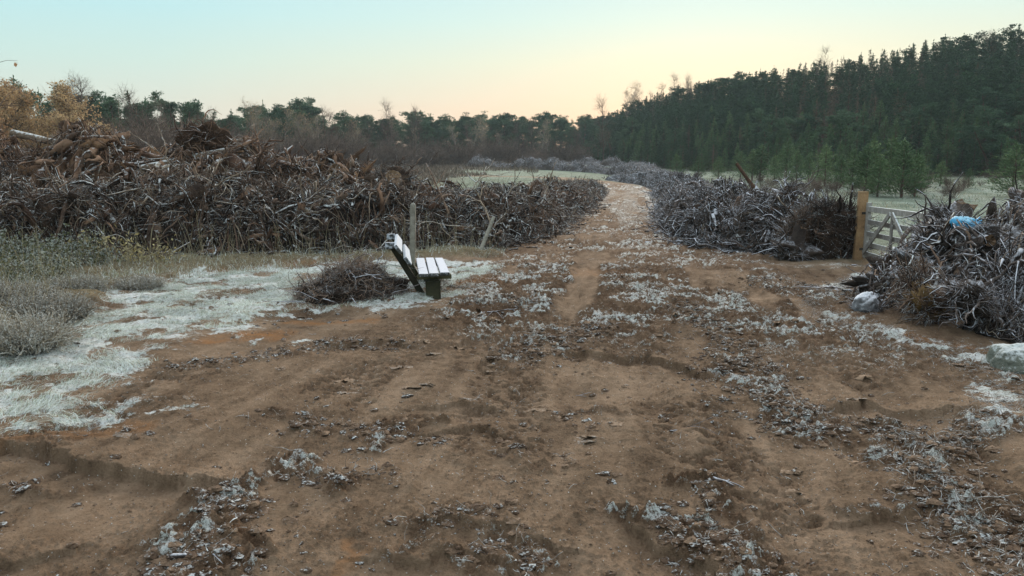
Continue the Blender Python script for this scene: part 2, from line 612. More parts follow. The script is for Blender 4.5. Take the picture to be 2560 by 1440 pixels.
FROST_POLY = gp((-500, 1250), (-20, 1112), (60, 1112), (150, 1075), (300, 1040), (220, 985), (300, 930), (420, 890), (330, 860), (400, 840), (560, 850), (600, 810),
                (720, 775), (860, 770), (1010, 772), (1140, 755), (1150, 700), (1260, 672), (1240, 655), (1110, 655), (1000, 660), (800, 659), (560, 675), (300, 712),
                (200, 780), (60, 840), (-500, 880))
VERGE_POLY = gp((-900, 880), (60, 840), (200, 780), (300, 716), (560, 676), (800, 660), (1100, 650), (1280, 638), (1100, 628), (900, 632), (600, 640), (-900, 660))
FROST_LINES = [(gp((2150, 690), (2020, 770), (2120, 812), (2300, 872), (2430, 925), (2560, 990), (2700, 1060)), 0.20, 0.95),
               (gp((2480, 870), (2600, 930)), 0.35, 0.9),
               (gp((2620, 1010), (2500, 1025), (2420, 1040)), 0.14, 1.0),
               (gp((2440, 1065), (2330, 1100), (2250, 1145), (2340, 1220), (2440, 1310), (2540, 1420), (2600, 1500)), 0.17, 0.55),
               (gp((1590, 470), (1640, 520), (1700, 570), (1760, 612)), 0.55, 0.85),
               (gp((700, 856), (845, 862)), 0.10, 0.9), (gp((1010, 775), (1160, 770), (1200, 765)), 0.16, 0.7),
               (gp((1900, 660), (2150, 672)), 0.3, 0.55), (gp((1700, 735), (1740, 742)), 0.1, 0.9), (gp((1375, 603), (1410, 600)), 0.14, 0.9),
               (gp((1590, 690), (1640, 690)), 0.1, 0.8), (gp((1420, 800), (1450, 805)), 0.06, 0.9), (gp((380, 1020), (440, 1010)), 0.1, 0.7)]
CLODS = [(gp((640, 1180), (640, 1260), (560, 1330), (470, 1420), (400, 1500)), 0.21, 1.0), (gp((640, 1195), (800, 1205), (960, 1190)), 0.10, 0.9),
         (gp((900, 1120), (1000, 1105), (1110, 1090)), 0.13, 0.8), (gp((700, 1050), (900, 1080), (1050, 1060)), 0.14, 0.5),
         (gp((1270, 905), (1390, 855), (1490, 815)), 0.30, 0.9), (gp((1820, 890), (1910, 985), (1960, 1060)), 0.34, 0.95),
         (gp((1960, 1040), (2080, 1090)), 0.22, 0.6), (gp((1700, 760), (1850, 880)), 0.25, 0.5),
         (gp((1610, 1300), (1740, 1335), (1810, 1420), (1860, 1500)), 0.17, 1.0), (gp((1770, 1190), (1785, 1310)), 0.06, 0.9),
         (gp((990, 1395), (1180, 1375), (1330, 1350)), 0.09, 0.6), (gp((960, 1330), (1240, 1290)), 0.14, 0.5),
         (gp((2440, 1065), (2330, 1100), (2250, 1145), (2340, 1220), (2440, 1310), (2540, 1420), (2600, 1500)), 0.24, 1.0),
         (gp((440, 920), (620, 900), (860, 860), (1010, 862)), 0.22, 0.6), (gp((1190, 765), (1340, 770)), 0.3, 0.8),
         (gp((2120, 1060), (2330, 1090)), 0.16, 0.7), (gp((1400, 1020), (1500, 1060)), 0.16, 0.5), (gp((1330, 1130), (1420, 1160)), 0.1, 0.5),
         (gp((0, 1230), (180, 1190)), 0.10, 0.5), (gp((1050, 700), (1150, 735)), 0.3, 0.3), (gp((1900, 700), (2150, 760)), 0.4, 0.5),
         (gp((2240, 1300), (2330, 1290)), 0.06, 0.7), (gp((1290, 1430), (1340, 1390)), 0.06, 0.7)]
ORANGE = [(gp((580, 850), (680, 840)), 0.35, 0.9), (gp((720, 800), (900, 800)), 0.22, 0.8), (gp((1080, 735), (1230, 700)), 0.35, 0.9), (gp((2160, 655), (2260, 690)), 0.25, 0.8),
          (gp((2300, 850), (2440, 880)), 0.2, 0.7), (gp((430, 690), (780, 662)), 0.22, 0.6), (gp((60, 1110), (300, 1060)), 0.15, 0.5), (gp((560, 1340), (600, 1330)), 0.06, 0.5),
          (gp((1400, 690), (1600, 680)), 0.5, 0.35), (gp((930, 1370), (900, 1440)), 0.08, 0.5)]
LEDGES = [(gp((-200, 1120), (0, 1132), (100, 1130), (190, 1160), (330, 1182), (490, 1197)), 0.045), (gp((1150, 862), (1200, 850), (1260, 860)), 0.025),
          (gp((1470, 882), (1530, 884), (1610, 886), (1740, 928)), 0.035), (gp((2110, 1010), (2160, 998), (2250, 1020), (2340, 1030)), 0.035),
          (gp((1140, 1312), (1210, 1318), (1335, 1348)), 0.025), (gp((990, 1388), (1120, 1382), (1190, 1380), (1225, 1395)), 0.02),
          (gp((1570, 1285), (1650, 1345), (1740, 1385), (1800, 1440)), 0.03), (gp((1120, 1012), (1160, 1010), (1205, 1022)), 0.02),
          (gp((1150, 1080), (1190, 1078), (1235, 1090)), 0.02), (gp((860, 868), (950, 858), (1020, 866)), 0.03), (gp((2150, 1075), (2080, 1068)), 0.02),
          (gp((2180, 1290), (2300, 1285)), 0.02), (gp((0, 1420), (80, 1398)), 0.02), (gp((1270, 560), (1500, 640)), 0.0)]
TRACK = [np.array(p) for p in [(0.5, -6), (1.2, 3), (1.6, 9), (2.3, 15), (3.3, 21), (4.6, 30), (7.2, 46), (9.2, 60), (8.6, 72), (3, 84), (-8, 95)]]


def masks(x, y):
    """frost, clod, orange, verge, ledge height"""
    wx = x + (fbm(x * 1.6, y * 1.6, 5, 11, 0.6) - 0.5) * 0.95
    wy = y + (fbm(x * 1.6, y * 1.6, 5, 21, 0.6) - 0.5) * 0.95
    fr = 0.95 * sstep(-0.36, 0.30, poly_sd(wx, wy, FROST_POLY) + (fbm(x * 3.5, y * 3.5, 5, 15, 0.62) - 0.5) * 1.2)
    fr = fr * (1 - 0.75 * sstep(0.53, 0.64, fbm(x * 2.3 + 9, y * 2.3, 5, 17, 0.62)))
    brk = 0.25 + 0.75 * sstep(0.42, 0.56, fbm(x * 2.4 + 3, y * 3.6, 4, 18, 0.6))
    for p, wd, a in FROST_LINES:
        d, _ = pl_dist(wx, wy, p)
        fr = np.maximum(fr, a * (1 - sstep(wd * 0.25, wd * 1.5, d)) * brk)
    cl = np.zeros(x.shape)
    for p, wd, a in CLODS:
        d, _ = pl_dist(wx, wy, p)
        cl = np.maximum(cl, a * (1 - sstep(wd * 0.4, wd * 1.15, d)))
    og = np.zeros(x.shape)
    for p, wd, a in ORANGE:
        d, _ = pl_dist(wx, wy, p)
        og = np.maximum(og, a * (1 - sstep(wd * 0.2, wd * 1.3, d)))
    vg = sstep(-0.1, 0.25, poly_sd(wx, wy, VERGE_POLY))
    lz = np.zeros(x.shape)
    ux = x + (fbm(x * 9, y * 9, 3, 31) - 0.5) * 0.14
    uy = y + (fbm(x * 9, y * 9, 3, 41) - 0.5) * 0.14
    for p, a in LEDGES:
        d, s = pl_dist(ux, uy, p)
        sd = d * s
        lz += a * np.exp(-(d / 0.20) ** 2) * (sstep(-0.012, 0.012, sd) * 2 - 1)
    return fr, cl, og, vg, lz


def ground_sheet():
    th = np.concatenate([np.linspace(-180, -46, 36, endpoint=False), np.linspace(-46, -37, 50, endpoint=False), np.linspace(-37, 37, 860, endpoint=False),
                         np.linspace(37, 46, 50, endpoint=False), np.linspace(46, 180, 36, endpoint=False)])
    th = np.radians(th)
    r = [0.05, 0.4, 0.9, 1.4, 1.8, 2.1, 2.3, 2.45]
    while r[-1] < 4000:
        q = r[-1]
        r.append(q * (1 + (0.0024 if q < 14 else 0.007 if q < 60 else 0.03 if q < 300 else 0.15)))
    r = np.array(r)
    X = r[:, None] * np.sin(th)
    Y = r[:, None] * np.cos(th)
    x, y = X.ravel(), Y.ravel()
    d = np.hypot(x, y)
    z = base_z(x, y)
    near = (d < 70)
    nx, ny = x[near], y[near]
    fr, cl, og, vg, lz = masks(nx, ny)
    td, ts = pl_dist(nx, ny, TRACK)
    on = 1 - sstep(2.0, 3.6, td)
    fade = 1 - sstep(25, 55, d[near])
    # broad undulation and ruts along the track
    det = (fbm(nx * 0.8, ny * 0.8, 3, 51) - 0.5) * 0.16
    det += (fbm(nx * 3.1, ny * 2.2, 3, 52) - 0.5) * 0.035
    tdir = (-0.93, 0.36)
    al = nx * 0.35 + ny * 0.93
    st = fbm((nx * 0.9 - ny * 0.25) * 9, al * 0.7, 3, 61)
    det += (st - 0.5) * 0.028 * on
    sd_ = td * ts
    wob = (fbm(al * 0.35, sd_ * 0.3, 2, 62) - 0.5) * 0.5
    for c_, w_, dp in ((-1.55, 0.16, 0.030), (-0.95, 0.13, 0.018), (0.35, 0.16, 0.028), (0.95, 0.15, 0.032), (1.6, 0.12, 0.018), (-2.2, 0.14, 0.02)):
        e_ = (sd_ - c_ - wob) / w_
        det -= dp * np.exp(-e_ ** 4) * sstep(0.35, 0.6, fbm(al * 0.6 + c_ * 7, sd_, 2, 63))
        det += dp * 0.7 * np.exp(-((np.abs(e_) - 1.35) / 0.35) ** 2) * fbm(nx * 9, ny * 9, 2, 64)
    # trodden, broken crust: terraces with steep little edges
    sm = sstep(0.46, 0.58, fbm(nx * 0.8 + 3.3, ny * 0.8, 4, 75))          # rougher and smoother stretches
    lane = 0.5 + 0.5 * np.cos((sd_ + wob * 1.2) * 2 * math.pi / 1.45)
    sm = sm * (0.12 + 0.88 * sstep(0.35, 0.75, lane))
    tn = fbm(nx * 2.6, ny * 2.6, 5, 71, 0.6) * 6
    fl = np.floor(tn)
    tm = sstep(0.50, 0.60, fbm(nx * 1.3 + 12, ny * 1.3, 3, 73)) * np.minimum(sm + 0.25, 1)
    det += ((fl + sstep(0.93, 0.985, tn - fl)) / 6 - tn / 6) * 0.15 * (1 - 0.6 * fr) * tm
    pit = np.maximum(0, fbm(nx * 17, ny * 17, 3, 72) - 0.55)
    det -= pit * 0.16 * sm
    far_rough = sstep(5.5, 9.0, d[near]) * on
    rg = 1 - np.abs(fbm(nx * 7.5, ny * 7.5, 4, 81) * 2 - 1)
    lump = fbm(nx * 22, ny * 22, 3, 82)
    cl2 = np.maximum(cl, far_rough * 0.95 * sstep(0.36, 0.52, fbm((nx - 0.16 * ny) * 1.5, ny * 0.40, 4, 83)))
    cl2 = cl2 * sstep(0.28, 0.55, fbm(nx * 5, ny * 5, 3, 84) + 0.25 * cl2)
    cr2 = np.maximum(0, fbm(nx * 15, ny * 15, 4, 87, 0.65) - 0.46)
    det += cl2 * ((rg - 0.5) * 0.075 + (lump - 0.5) * 0.10 + cr2 * 0.10 - 0.002)
    det += (fbm(nx * 34, ny * 34, 3, 85, 0.6) - 0.5) * 0.013
    det += np.maximum(0, fbm(nx * 55, ny * 55, 2, 88) - 0.62) * 0.05 * sstep(0.40, 0.6, fbm(nx * 2.2, ny * 2.2, 3, 89))
    det += lz
    det += fr * (fbm(nx * 6, ny * 6, 4, 86) - 0.4) * 0.07 + vg * 0.12
    z[near] += det * fade
    heath = np.zeros(x.shape)
    heath[~near] = 1
    # frost on far meadow and right clearing
    a = np.arctan2(x, y)
    meadow = np.clip(sstep(26, 40, d) * (0.35 + 1.0 * fbm(x / 9, y / 6, 3, 91)), 0, 1)
    FR = np.zeros(x.shape)
    CL = np.zeros(x.shape)
    OG = np.zeros(x.shape)
    VG = np.zeros(x.shape)
    # light rime on rough lumps
    hi = sstep(0.50, 0.66, lump * 0.6 + rg * 0.4)
    patch = sstep(0.48, 0.64, fbm((nx - 0.16 * ny) * 1.6 + 40, ny * 0.35, 4, 92))
    rime = np.maximum(cl2 * hi * 0.80 * sstep(0.35, 0.55, fbm(nx * 3.1 + 5, ny * 3.1, 3, 94)), far_rough * hi * patch * 0.43)
    rime = np.maximum(rime, sstep(13, 28, d[near]) * 0.50 * sstep(0.40, 0.60, fbm((nx - 0.16 * ny) * 1.2, ny * 0.18, 4, 93)))
    rime = np.maximum(rime, sm * 0.25 * hi)
    offt = sstep(3.2, 5.5, td)
    rightside = (nx > 4)
    FR[near] = np.maximum(np.maximum(fr, rime), np.where(rightside & (ny > 13), offt * 0.36, 0))
    CL[near] = np.maximum(np.maximum(cl2, sm * 0.42), sstep(9, 19, d[near]) * (1 - sstep(2.4, 4.2, td)) * (0.35 + 0.65 * sstep(0.30, 0.52, fbm(nx * 1.3, ny * 0.5, 4, 78))))
    OG[near] = og
    VG[near] = vg
    fb, _ = pl_dist(x, y, TRACK)
    dk = ~near
    FR[dk] = np.clip(meadow[dk] * 0.40, 0, 1)
    # brown heath under the left woods
    heath = sstep(-0.02, 0.06, -(a - R(-3.5))) * sstep(50, 85, d) + sstep(105, 125, d) * (a < R(2.5))
    heath = np.clip(heath, 0, 1)
    # under the hill wood: no frost, dark litter
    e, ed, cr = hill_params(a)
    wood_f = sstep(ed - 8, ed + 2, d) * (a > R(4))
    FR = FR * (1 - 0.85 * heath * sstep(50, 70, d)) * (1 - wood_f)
    A = np.stack([FR, CL, OG, VG], 1)
    turf = sstep(2.6, 3.6, fb) * sstep(14, 20, d) * sstep(-2, 4, y)
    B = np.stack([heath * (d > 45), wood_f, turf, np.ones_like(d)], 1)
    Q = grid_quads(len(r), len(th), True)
    return np.stack([x, y, z], 1), Q, {'zone': A, 'zone_far': B}


def ground_mat():
    m, t, b = new_mat('frozen_mud')
    at = N(t, 'ShaderNodeAttribute', attribute_name='zone')
    sp = N(t, 'ShaderNodeSeparateColor')
    t.links.new(at.outputs['Color'], sp.inputs[0])
    fr, cl, og, vg = sp.outputs[0], sp.outputs[1], sp.outputs[2], at.outputs['Alpha']
    at2 = N(t, 'ShaderNodeAttribute', attribute_name='zone_far')
    sp2 = N(t, 'ShaderNodeSeparateColor')
    t.links.new(at2.outputs['Color'], sp2.inputs[0])
    n_big = noise(t, 0.9, 4, 0.6)
    n_mid = noise(t, 7, 5, 0.62)
    n_fine = noise(t, 65, 4, 0.65)
    n_grain = noise(t, 260, 2, 0.6)
    v = mathn(t, 'ADD', mathn(t, 'MULTIPLY', n_big, 0.45), mathn(t, 'ADD', mathn(t, 'MULTIPLY', n_mid, 0.30), mathn(t, 'MULTIPLY', n_fine, 0.25)))
    mp = t.nodes.new('ShaderNodeMapping')
    mp.vector_type = 'TEXTURE'
    mp.inputs['Rotation'].default_value = (0, 0, R(-14))
    mp.inputs['Scale'].default_value = (0.22, 3.2, 1)
    t.links.new(t.nodes.new('ShaderNodeTexCoord').outputs['Object'], mp.inputs[0])
    n_rut = noise(t, 1.0, 5, 0.6, vec=mp.outputs[0])
    v = mathn(t, 'ADD', v, mathn(t, 'MULTIPLY', mathn(t, 'SUBTRACT', n_rut, 0.5), 0.42))
    mud = ramp(t, v, [(0.34, (0.082, 0.055, 0.036)), (0.48, (0.200, 0.139, 0.093)), (0.62, (0.310, 0.224, 0.156))])
    c = mixc(t, mathn(t, 'MULTIPLY', og, ramp(t, n_mid, [(0.30, 0.25), (0.6, 1.0)])), mud, (0.30, 0.145, 0.058))
    dark = ramp(t, n_fine, [(0.3, (0.045, 0.026, 0.016)), (0.7, (0.15, 0.092, 0.058))])
    c = mixc(t, mathn(t, 'MULTIPLY', cl, ramp(t, n_mid, [(0.32, 1.0), (0.66, 0.35)])), c, dark)
    # small dark crumbs pressed into the mud
    vo = N(t, 'ShaderNodeTexVoronoi')
    vo.inputs['Scale'].default_value = 55
    t.links.new(N(t, 'ShaderNodeTexCoord').outputs['Object'], vo.inputs['Vector'])
    crumb = mathn(t, 'MULTIPLY', ramp(t, vo.outputs['Distance'], [(0.10, 1.0), (0.30, 0.0)]), ramp(t, noise(t, 11, 3), [(0.52, 0.0), (0.62, 1.0)]))
    c = mixc(t, mathn(t, 'MULTIPLY', crumb, 0.7), c, (0.05, 0.03, 0.02))
    verge = ramp(t, n_mid, [(0.3, (0.09, 0.07, 0.042)), (0.55, (0.19, 0.155, 0.095)), (0.75, (0.30, 0.26, 0.17))])
    c = mixc(t, mathn(t, 'MULTIPLY', vg, 0.9), c, verge)
    heath = ramp(t, noise(t, 0.35, 5, 0.7), [(0.3, (0.05, 0.04, 0.03)), (0.5, (0.11, 0.088, 0.066)), (0.75, (0.19, 0.165, 0.125))])
    turf = ramp(t, noise(t, 0.5, 5, 0.7), [(0.3, (0.085, 0.105, 0.068)), (0.55, (0.175, 0.215, 0.165)), (0.75, (0.29, 0.34, 0.285))])
    c = mixc(t, sp2.outputs[2], c, turf)
    c = mixc(t, sp2.outputs[0], c, heath)
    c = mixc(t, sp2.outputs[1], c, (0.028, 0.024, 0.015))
    # rime: broken up by noise, and scattered crystals
    fn = mathn(t, 'ADD', mathn(t, 'MULTIPLY', noise(t, 24, 5, 0.7), 0.65), mathn(t, 'MULTIPLY', noise(t, 120, 2, 0.6), 0.35))
    f = mathn(t, 'ADD', mathn(t, 'MULTIPLY', fr, 0.80), mathn(t, 'MULTIPLY', mathn(t, 'SUBTRACT', fn, 0.5), 2.6))
    f = ramp(t, f, [(0.40, 0.0), (0.72, 1.0)])
    f = mathn(t, 'MULTIPLY', f, ramp(t, fr, [(0.03, 0.0), (0.25, 0.92)]))
    vo2 = N(t, 'ShaderNodeTexVoronoi')
    vo2.inputs['Scale'].default_value = 38
    t.links.new(N(t, 'ShaderNodeTexCoord').outputs['Object'], vo2.inputs['Vector'])
    sx = N(t, 'ShaderNodeSeparateColor')
    t.links.new(vo2.outputs['Color'], sx.inputs[0])
    fleck = mathn(t, 'MULTIPLY', mathn(t, 'LESS_THAN', vo2.outputs['Distance'], 0.15), mathn(t, 'GREATER_THAN', sx.outputs[0], 0.80))
    f = mathn(t, 'MAXIMUM', f, mathn(t, 'MULTIPLY', fleck, 0.6))
    fc = ramp(t, n_mid, [(0.3, (0.54, 0.60, 0.56)), (0.6, (0.74, 0.78, 0.79))])
    c = mixc(t, f, c, fc)
    t.links.new(c, b.inputs['Base Color'])
    b.inputs['Roughness'].default_value = 0.9
    b.inputs['Specular IOR Level'].default_value = 0.06
    hh = mathn(t, 'ADD', mathn(t, 'MULTIPLY', n_fine, 0.6), mathn(t, 'ADD', mathn(t, 'MULTIPLY', n_grain, 0.22), mathn(t, 'MULTIPLY', n_mid, 0.7)))
    hh = mathn(t, 'ADD', hh, mathn(t, 'MULTIPLY', f, 0.2))
    bump(t, b, hh, 1.0, 0.035)
    return m


gv, gq, ga = ground_sheet()
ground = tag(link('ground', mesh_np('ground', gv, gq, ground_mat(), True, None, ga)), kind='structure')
# nearest-sheet height lookup for laying small things on the real surface
_nr = len(gv)


class Look:
    def __init__(s):
        m = (np.hypot(gv[:, 0], gv[:, 1]) < 60) & (gv[:, 1] > 0) & (np.abs(gv[:, 0]) < 45)
        p = gv[m]
        s.c = 0.03
        s.x0, s.y0 = -45.0, 0.0
        s.r = np.hypot(p[:, 0], p[:, 1])
        s.a = np.arctan2(p[:, 0], p[:, 1])
        nr, na = 1400, 900
        s.nr, s.na = nr, na
        li = np.clip(np.log(s.r / 2.0) / math.log(30) * nr, 0, nr - 1).astype(int)
        ai = np.clip((s.a + R(45)) / R(90) * na, 0, na - 1).astype(int)
        s.t = np.full((nr, na), np.nan)
        s.t[li, ai] = p[:, 2]

    def __call__(s, x, y):
        x, y = np.asarray(x, float), np.asarray(y, float)
        r = np.maximum(np.hypot(x, y), 2.01)
        li = np.clip(np.log(r / 2.0) / math.log(30) * s.nr, 0, s.nr - 1).astype(int)
        ai = np.clip((np.arctan2(x, y) + R(45)) / R(90) * s.na, 0, s.na - 1).astype(int)
        z = s.t[li, ai]
        return np.where(np.isnan(z), base_z(x, y), z)


gz = Look()

# ------------------------------------------------------------------ root windrows
class Ridge:
    """a heap along an axis: points (x, y, half width, height)"""
    def __init__(s, pts, seed):
        s.p = np.array(pts, float)
        seg = np.hypot(*(s.p[1:, :2] - s.p[:-1, :2]).T)
        s.s = np.concatenate([[0], np.cumsum(seg)])
        s.L = s.s[-1]
        s.seed = seed
        s.rag = lambda u: sstep(18, 40, u) * 0.7

    def at(s, u, v):
        """u metres along, v -1..1 across (v>0 on the left of the axis) -> point, outward normal"""
        u = np.clip(u, 0, s.L)
        c = np.stack([np.interp(u, s.s, s.p[:, k]) for k in range(4)], -1)
        e = 0.6
        t = np.stack([np.interp(np.clip(u + e, 0, s.L), s.s, s.p[:, k]) - np.interp(np.clip(u - e, 0, s.L), s.s, s.p[:, k]) for k in range(2)], -1)
        t = nrm(t)
        nx = np.stack([-t[..., 1], t[..., 0]], -1)
        hh = 0.66 + 0.68 * fbm(u / 1.25 + s.seed * 5, v * 0.6 + s.seed, 3, s.seed)
        ragged = 0.25 + 1.5 * sstep(0.25, 0.75, fbm(u / 2.6 + s.seed * 3, u * 0, 3, s.seed + 70))
        hh = hh * (1 + (ragged - 1) * s.rag(u))
        endf = np.clip(np.minimum(u, s.L - u) / (c[..., 2] * 0.9), 0, 1) ** 0.5
        prof = (1 - np.abs(v) ** 2.6)
        rdg = np.abs(fbm(u / 0.75 + 31, v * c[..., 2] / 0.75, 2, s.seed + 40) * 2 - 1)
        lump = ((fbm(u / 0.5 + 11, v * c[..., 2] / 0.5, 3, s.seed + 45) - 0.5) * 0.55 + np.minimum(rdg, 0.45) * 0.9 - 0.24) * np.minimum(prof * 3, 1) * np.minimum(c[..., 3], 1.2)
        z = c[..., 3] * hh * prof * (0.25 + 0.75 * endf) + lump
        xy = c[..., :2] + nx * (v * c[..., 2])[..., None]
        gzv = base_z(xy[..., 0], xy[..., 1])
        P = np.concatenate([xy, (gzv + z)[..., None]], -1)
        sl = np.sign(v) * np.abs(v) ** 1.6 * 2.6 * c[..., 3] / c[..., 2]
        nn = nrm(np.concatenate([nx * sl[..., None], np.ones_like(sl)[..., None]], -1))
        return P, nn

    def core(s, g, step=0.16, nv=30, mat=0):
        nu = int(s.L / step) + 2
        U, Vv = np.meshgrid(np.linspace(0, s.L, nu), np.linspace(-1, 1, nv), indexing='ij')
        P, nn = s.at(U, Vv)
        P[..., 2] -= 0.10
        g.add(P.reshape(-1, 3), grid_quads(nu, nv)[:, ::-1] if False else grid_quads(nu, nv), mat)

    def sample(s, n, vlo=-0.97, vhi=0.97, ulo=0, uhi=None):
        u = rng.uniform(ulo, uhi or s.L, n)
        v = rng.uniform(vlo, vhi, n)
        P, nn = s.at(u, v)
        return P, nn, u


def knob(r):
    """uneven, knobbly thickness along a root"""
    return r * np.exp(rng.normal(0, 0.20, r.shape))


def tangle(g, P, nn, L, r, k=7, sides=5, curl=0.4, out=0.35, droop=0.10, mat=0, end=0.3, sink=0.05):
    n = len(P)
    D = rng.normal(0, 1, (n, 3))
    D = D - (D * nn).sum(-1, keepdims=True) * nn
    D = nrm(D) + nn * rng.normal(out, 0.45, (n, 1))
    pth = walks(P - nn * sink, D, L, k, curl, droop)
    V, Q = tubes(pth, taper(r, k, end), sides)
    g.add(V, Q, mat)


def flow_roots(g, ridge, n, v0, v1, u1, L, r, k=8, sides=5, mat=0, hmean=0.05, hvar=0.07, wild=0.45, end=0.3):
    """roots that lie along the heap in loose strands: their paths follow its surface"""
    u = rng.uniform(0, u1 or ridge.L, n)
    v = rng.uniform(v0, v1, n)
    hw = np.interp(u, ridge.s, ridge.p[:, 2])
    a = fbm(u / 1.3 + ridge.seed, v * hw / 1.3, 2, ridge.seed + 60) * 13 + rng.normal(0, wild, n) + np.where(rng.random(n) < 0.25, rng.uniform(0, 6.28, n), 0)
    h = rng.normal(hmean * 0.4, hvar * 0.6, n)
    dh = rng.normal(0.0, 0.05, n)
    st = rng.uniform(0.05, 1.1, n)
    cv = rng.normal(0, 0.12, n) * st
    P = np.empty((n, k, 3))
    ds = L / (k - 1)
    for j in range(k):
        S_, nn = ridge.at(u, np.clip(v, -1, 1))
        P[:, j] = S_ + nn * h[:, None]
        a = a + cv + rng.normal(0, 0.28, n) * st
        u = np.clip(u + np.cos(a) * ds, 0, ridge.L)
        v = v + np.sin(a) * ds / (hw * 1.35)
        h = np.clip(h + dh + rng.normal(0, hvar * 0.55, n), -0.12, 0.30)
    P[:, :, 2] = np.maximum(P[:, :, 2], base_z(P[:, :, 0], P[:, :, 1]) + 0.01)
    V, Q = tubes(P, knob(taper(r, k, end)), sides)
    g.add(V, Q, mat)


def rl(n, lo, hi, pw=2.0):
    return lo + (hi - lo) * rng.random(n) ** pw


_CH = [blob((1, 0.42, 0.34), 60 + i, 9, 7, 0.75, 1.9) for i in range(6)]


def chunks(g, ridge, n, s0, s1, mat, v0=-0.95, v1=0.6, u1=None):
    """broken wood, bark and matted root pieces, lying any way on the heap"""
    P, nn, u = ridge.sample(n, v0, v1, 0, u1)
    P = P + nn * rng.uniform(-0.05, 0.09, (n, 1))
    s = rl(n, s0, s1, 2.2)
    X = rng.normal(0, 1, (n, 3))
    X = nrm(X - 0.6 * (X * nn).sum(-1, keepdims=True) * nn)
    Y = nrm(np.cross(X, rng.normal(0, 1, (n, 3))))
    Z = np.cross(X, Y)
    for j, (bv, bq) in enumerate(_CH):
        k = np.arange(j, n, len(_CH))
        b = bv[None] * (1 + rng.normal(0, 0.16, (len(k), len(bv), 1))) * s[k, None, None] * np.stack([rng.uniform(0.7, 1.9, len(k)), rng.uniform(0.5, 1.3, len(k)), rng.uniform(0.5, 1.2, len(k))], -1)[:, None]
        V = P[k, None] + b[..., :1] * X[k, None] + b[..., 1:2] * Y[k, None] + b[..., 2:] * Z[k, None]
        g.add(V.reshape(-1, 3), (bq[None] + (np.arange(len(k)) * len(bv))[:, None, None]).reshape(-1, 4), mat)


def hang(g, P, nn, L, r, mat, curl=0.3):
    """fine roots hanging down the face of the heap"""
    n = len(P)
    D = nn * 0.5 + rng.normal(0, 0.45, (n, 3)) + np.array([0, 0, -0.55])
    pth = walks(P + nn * 0.05, D, L, 6, curl, 0.05)
    V, Q = tubes(pth, taper(r, 6, 0.3), 3)
    g.add(V, Q, mat)


# axis points: x, y, half width, height
R_LF = Ridge([(-19, 15.2, 1.9, 1.05), (-12, 16.0, 1.9, 1.12), (-7.5, 16.3, 1.8, 1.12), (-4, 16.9, 1.8, 1.05), (-1.6, 18.2, 1.7, 0.98), (-0.3, 21.0, 1.6, 0.92),
              (0.35, 26, 1.6, 0.88), (1.6, 33, 1.7, 0.82), (3.9, 46, 1.8, 0.7), (5.6, 57, 1.8, 0.55), (4.8, 64, 1.7, 0.45)], 3)
R_LB = Ridge([(-24, 19.8, 2.6, 2.75), (-16, 20.8, 2.6, 2.60), (-11.5, 21.2, 2.6, 2.35), (-8.5, 21.6, 2.5, 2.10), (-6, 22.0, 2.2, 1.75), (-3.6, 22.8, 2.0, 1.45), (-1.6, 24.5, 1.6, 1.1)], 5)
R_RM = Ridge([(6.95, 15.95, 1.15, 1.05), (5.95, 17.3, 1.5, 1.02), (5.75, 19.5, 1.5, 0.95), (6.4, 24, 1.5, 0.85), (7.8, 31, 1.6, 0.80), (10.4, 44, 1.7, 0.72), (12.7, 58, 1.8, 0.68),
              (13.6, 70, 1.8, 0.65), (11.5, 80, 1.8, 0.6)], 7)
R_RN = Ridge([(4.80, 9.55, 0.6, 0.30), (5.45, 9.7, 0.95, 0.60), (6.3, 9.9, 1.2, 0.88), (7.6, 10.0, 1.6, 0.86), (10.5, 10.0, 2.0, 0.95), (13.5, 9.5, 2.0, 1.0)], 9)
R_RS = Ridge([(5.15, 7.75, 0.45, 0.55), (5.9, 7.9, 0.85, 0.80), (7.2, 8.2, 1.0, 1.0), (9, 8.3, 1.0, 1.0)], 10)
R_FAR = Ridge([(17, 88, 1.9, 0.6), (13, 104, 2.0, 0.7), (3, 119, 2.0, 0.9), (-7, 127, 2.0, 0.9)], 11)
R_FAR2 = Ridge([(19, 100, 2.0, 0.6), (20, 122, 2.0, 0.6), (14, 134, 2.0, 0.7), (6, 140, 2, 0.7)], 12)


for r_ in (R_FAR, R_FAR2):
    r_.rag = lambda u: 1.0 + 0 * u
R_LB.rag = R_RN.rag = R_RS.rag = lambda u: 0.0 * u


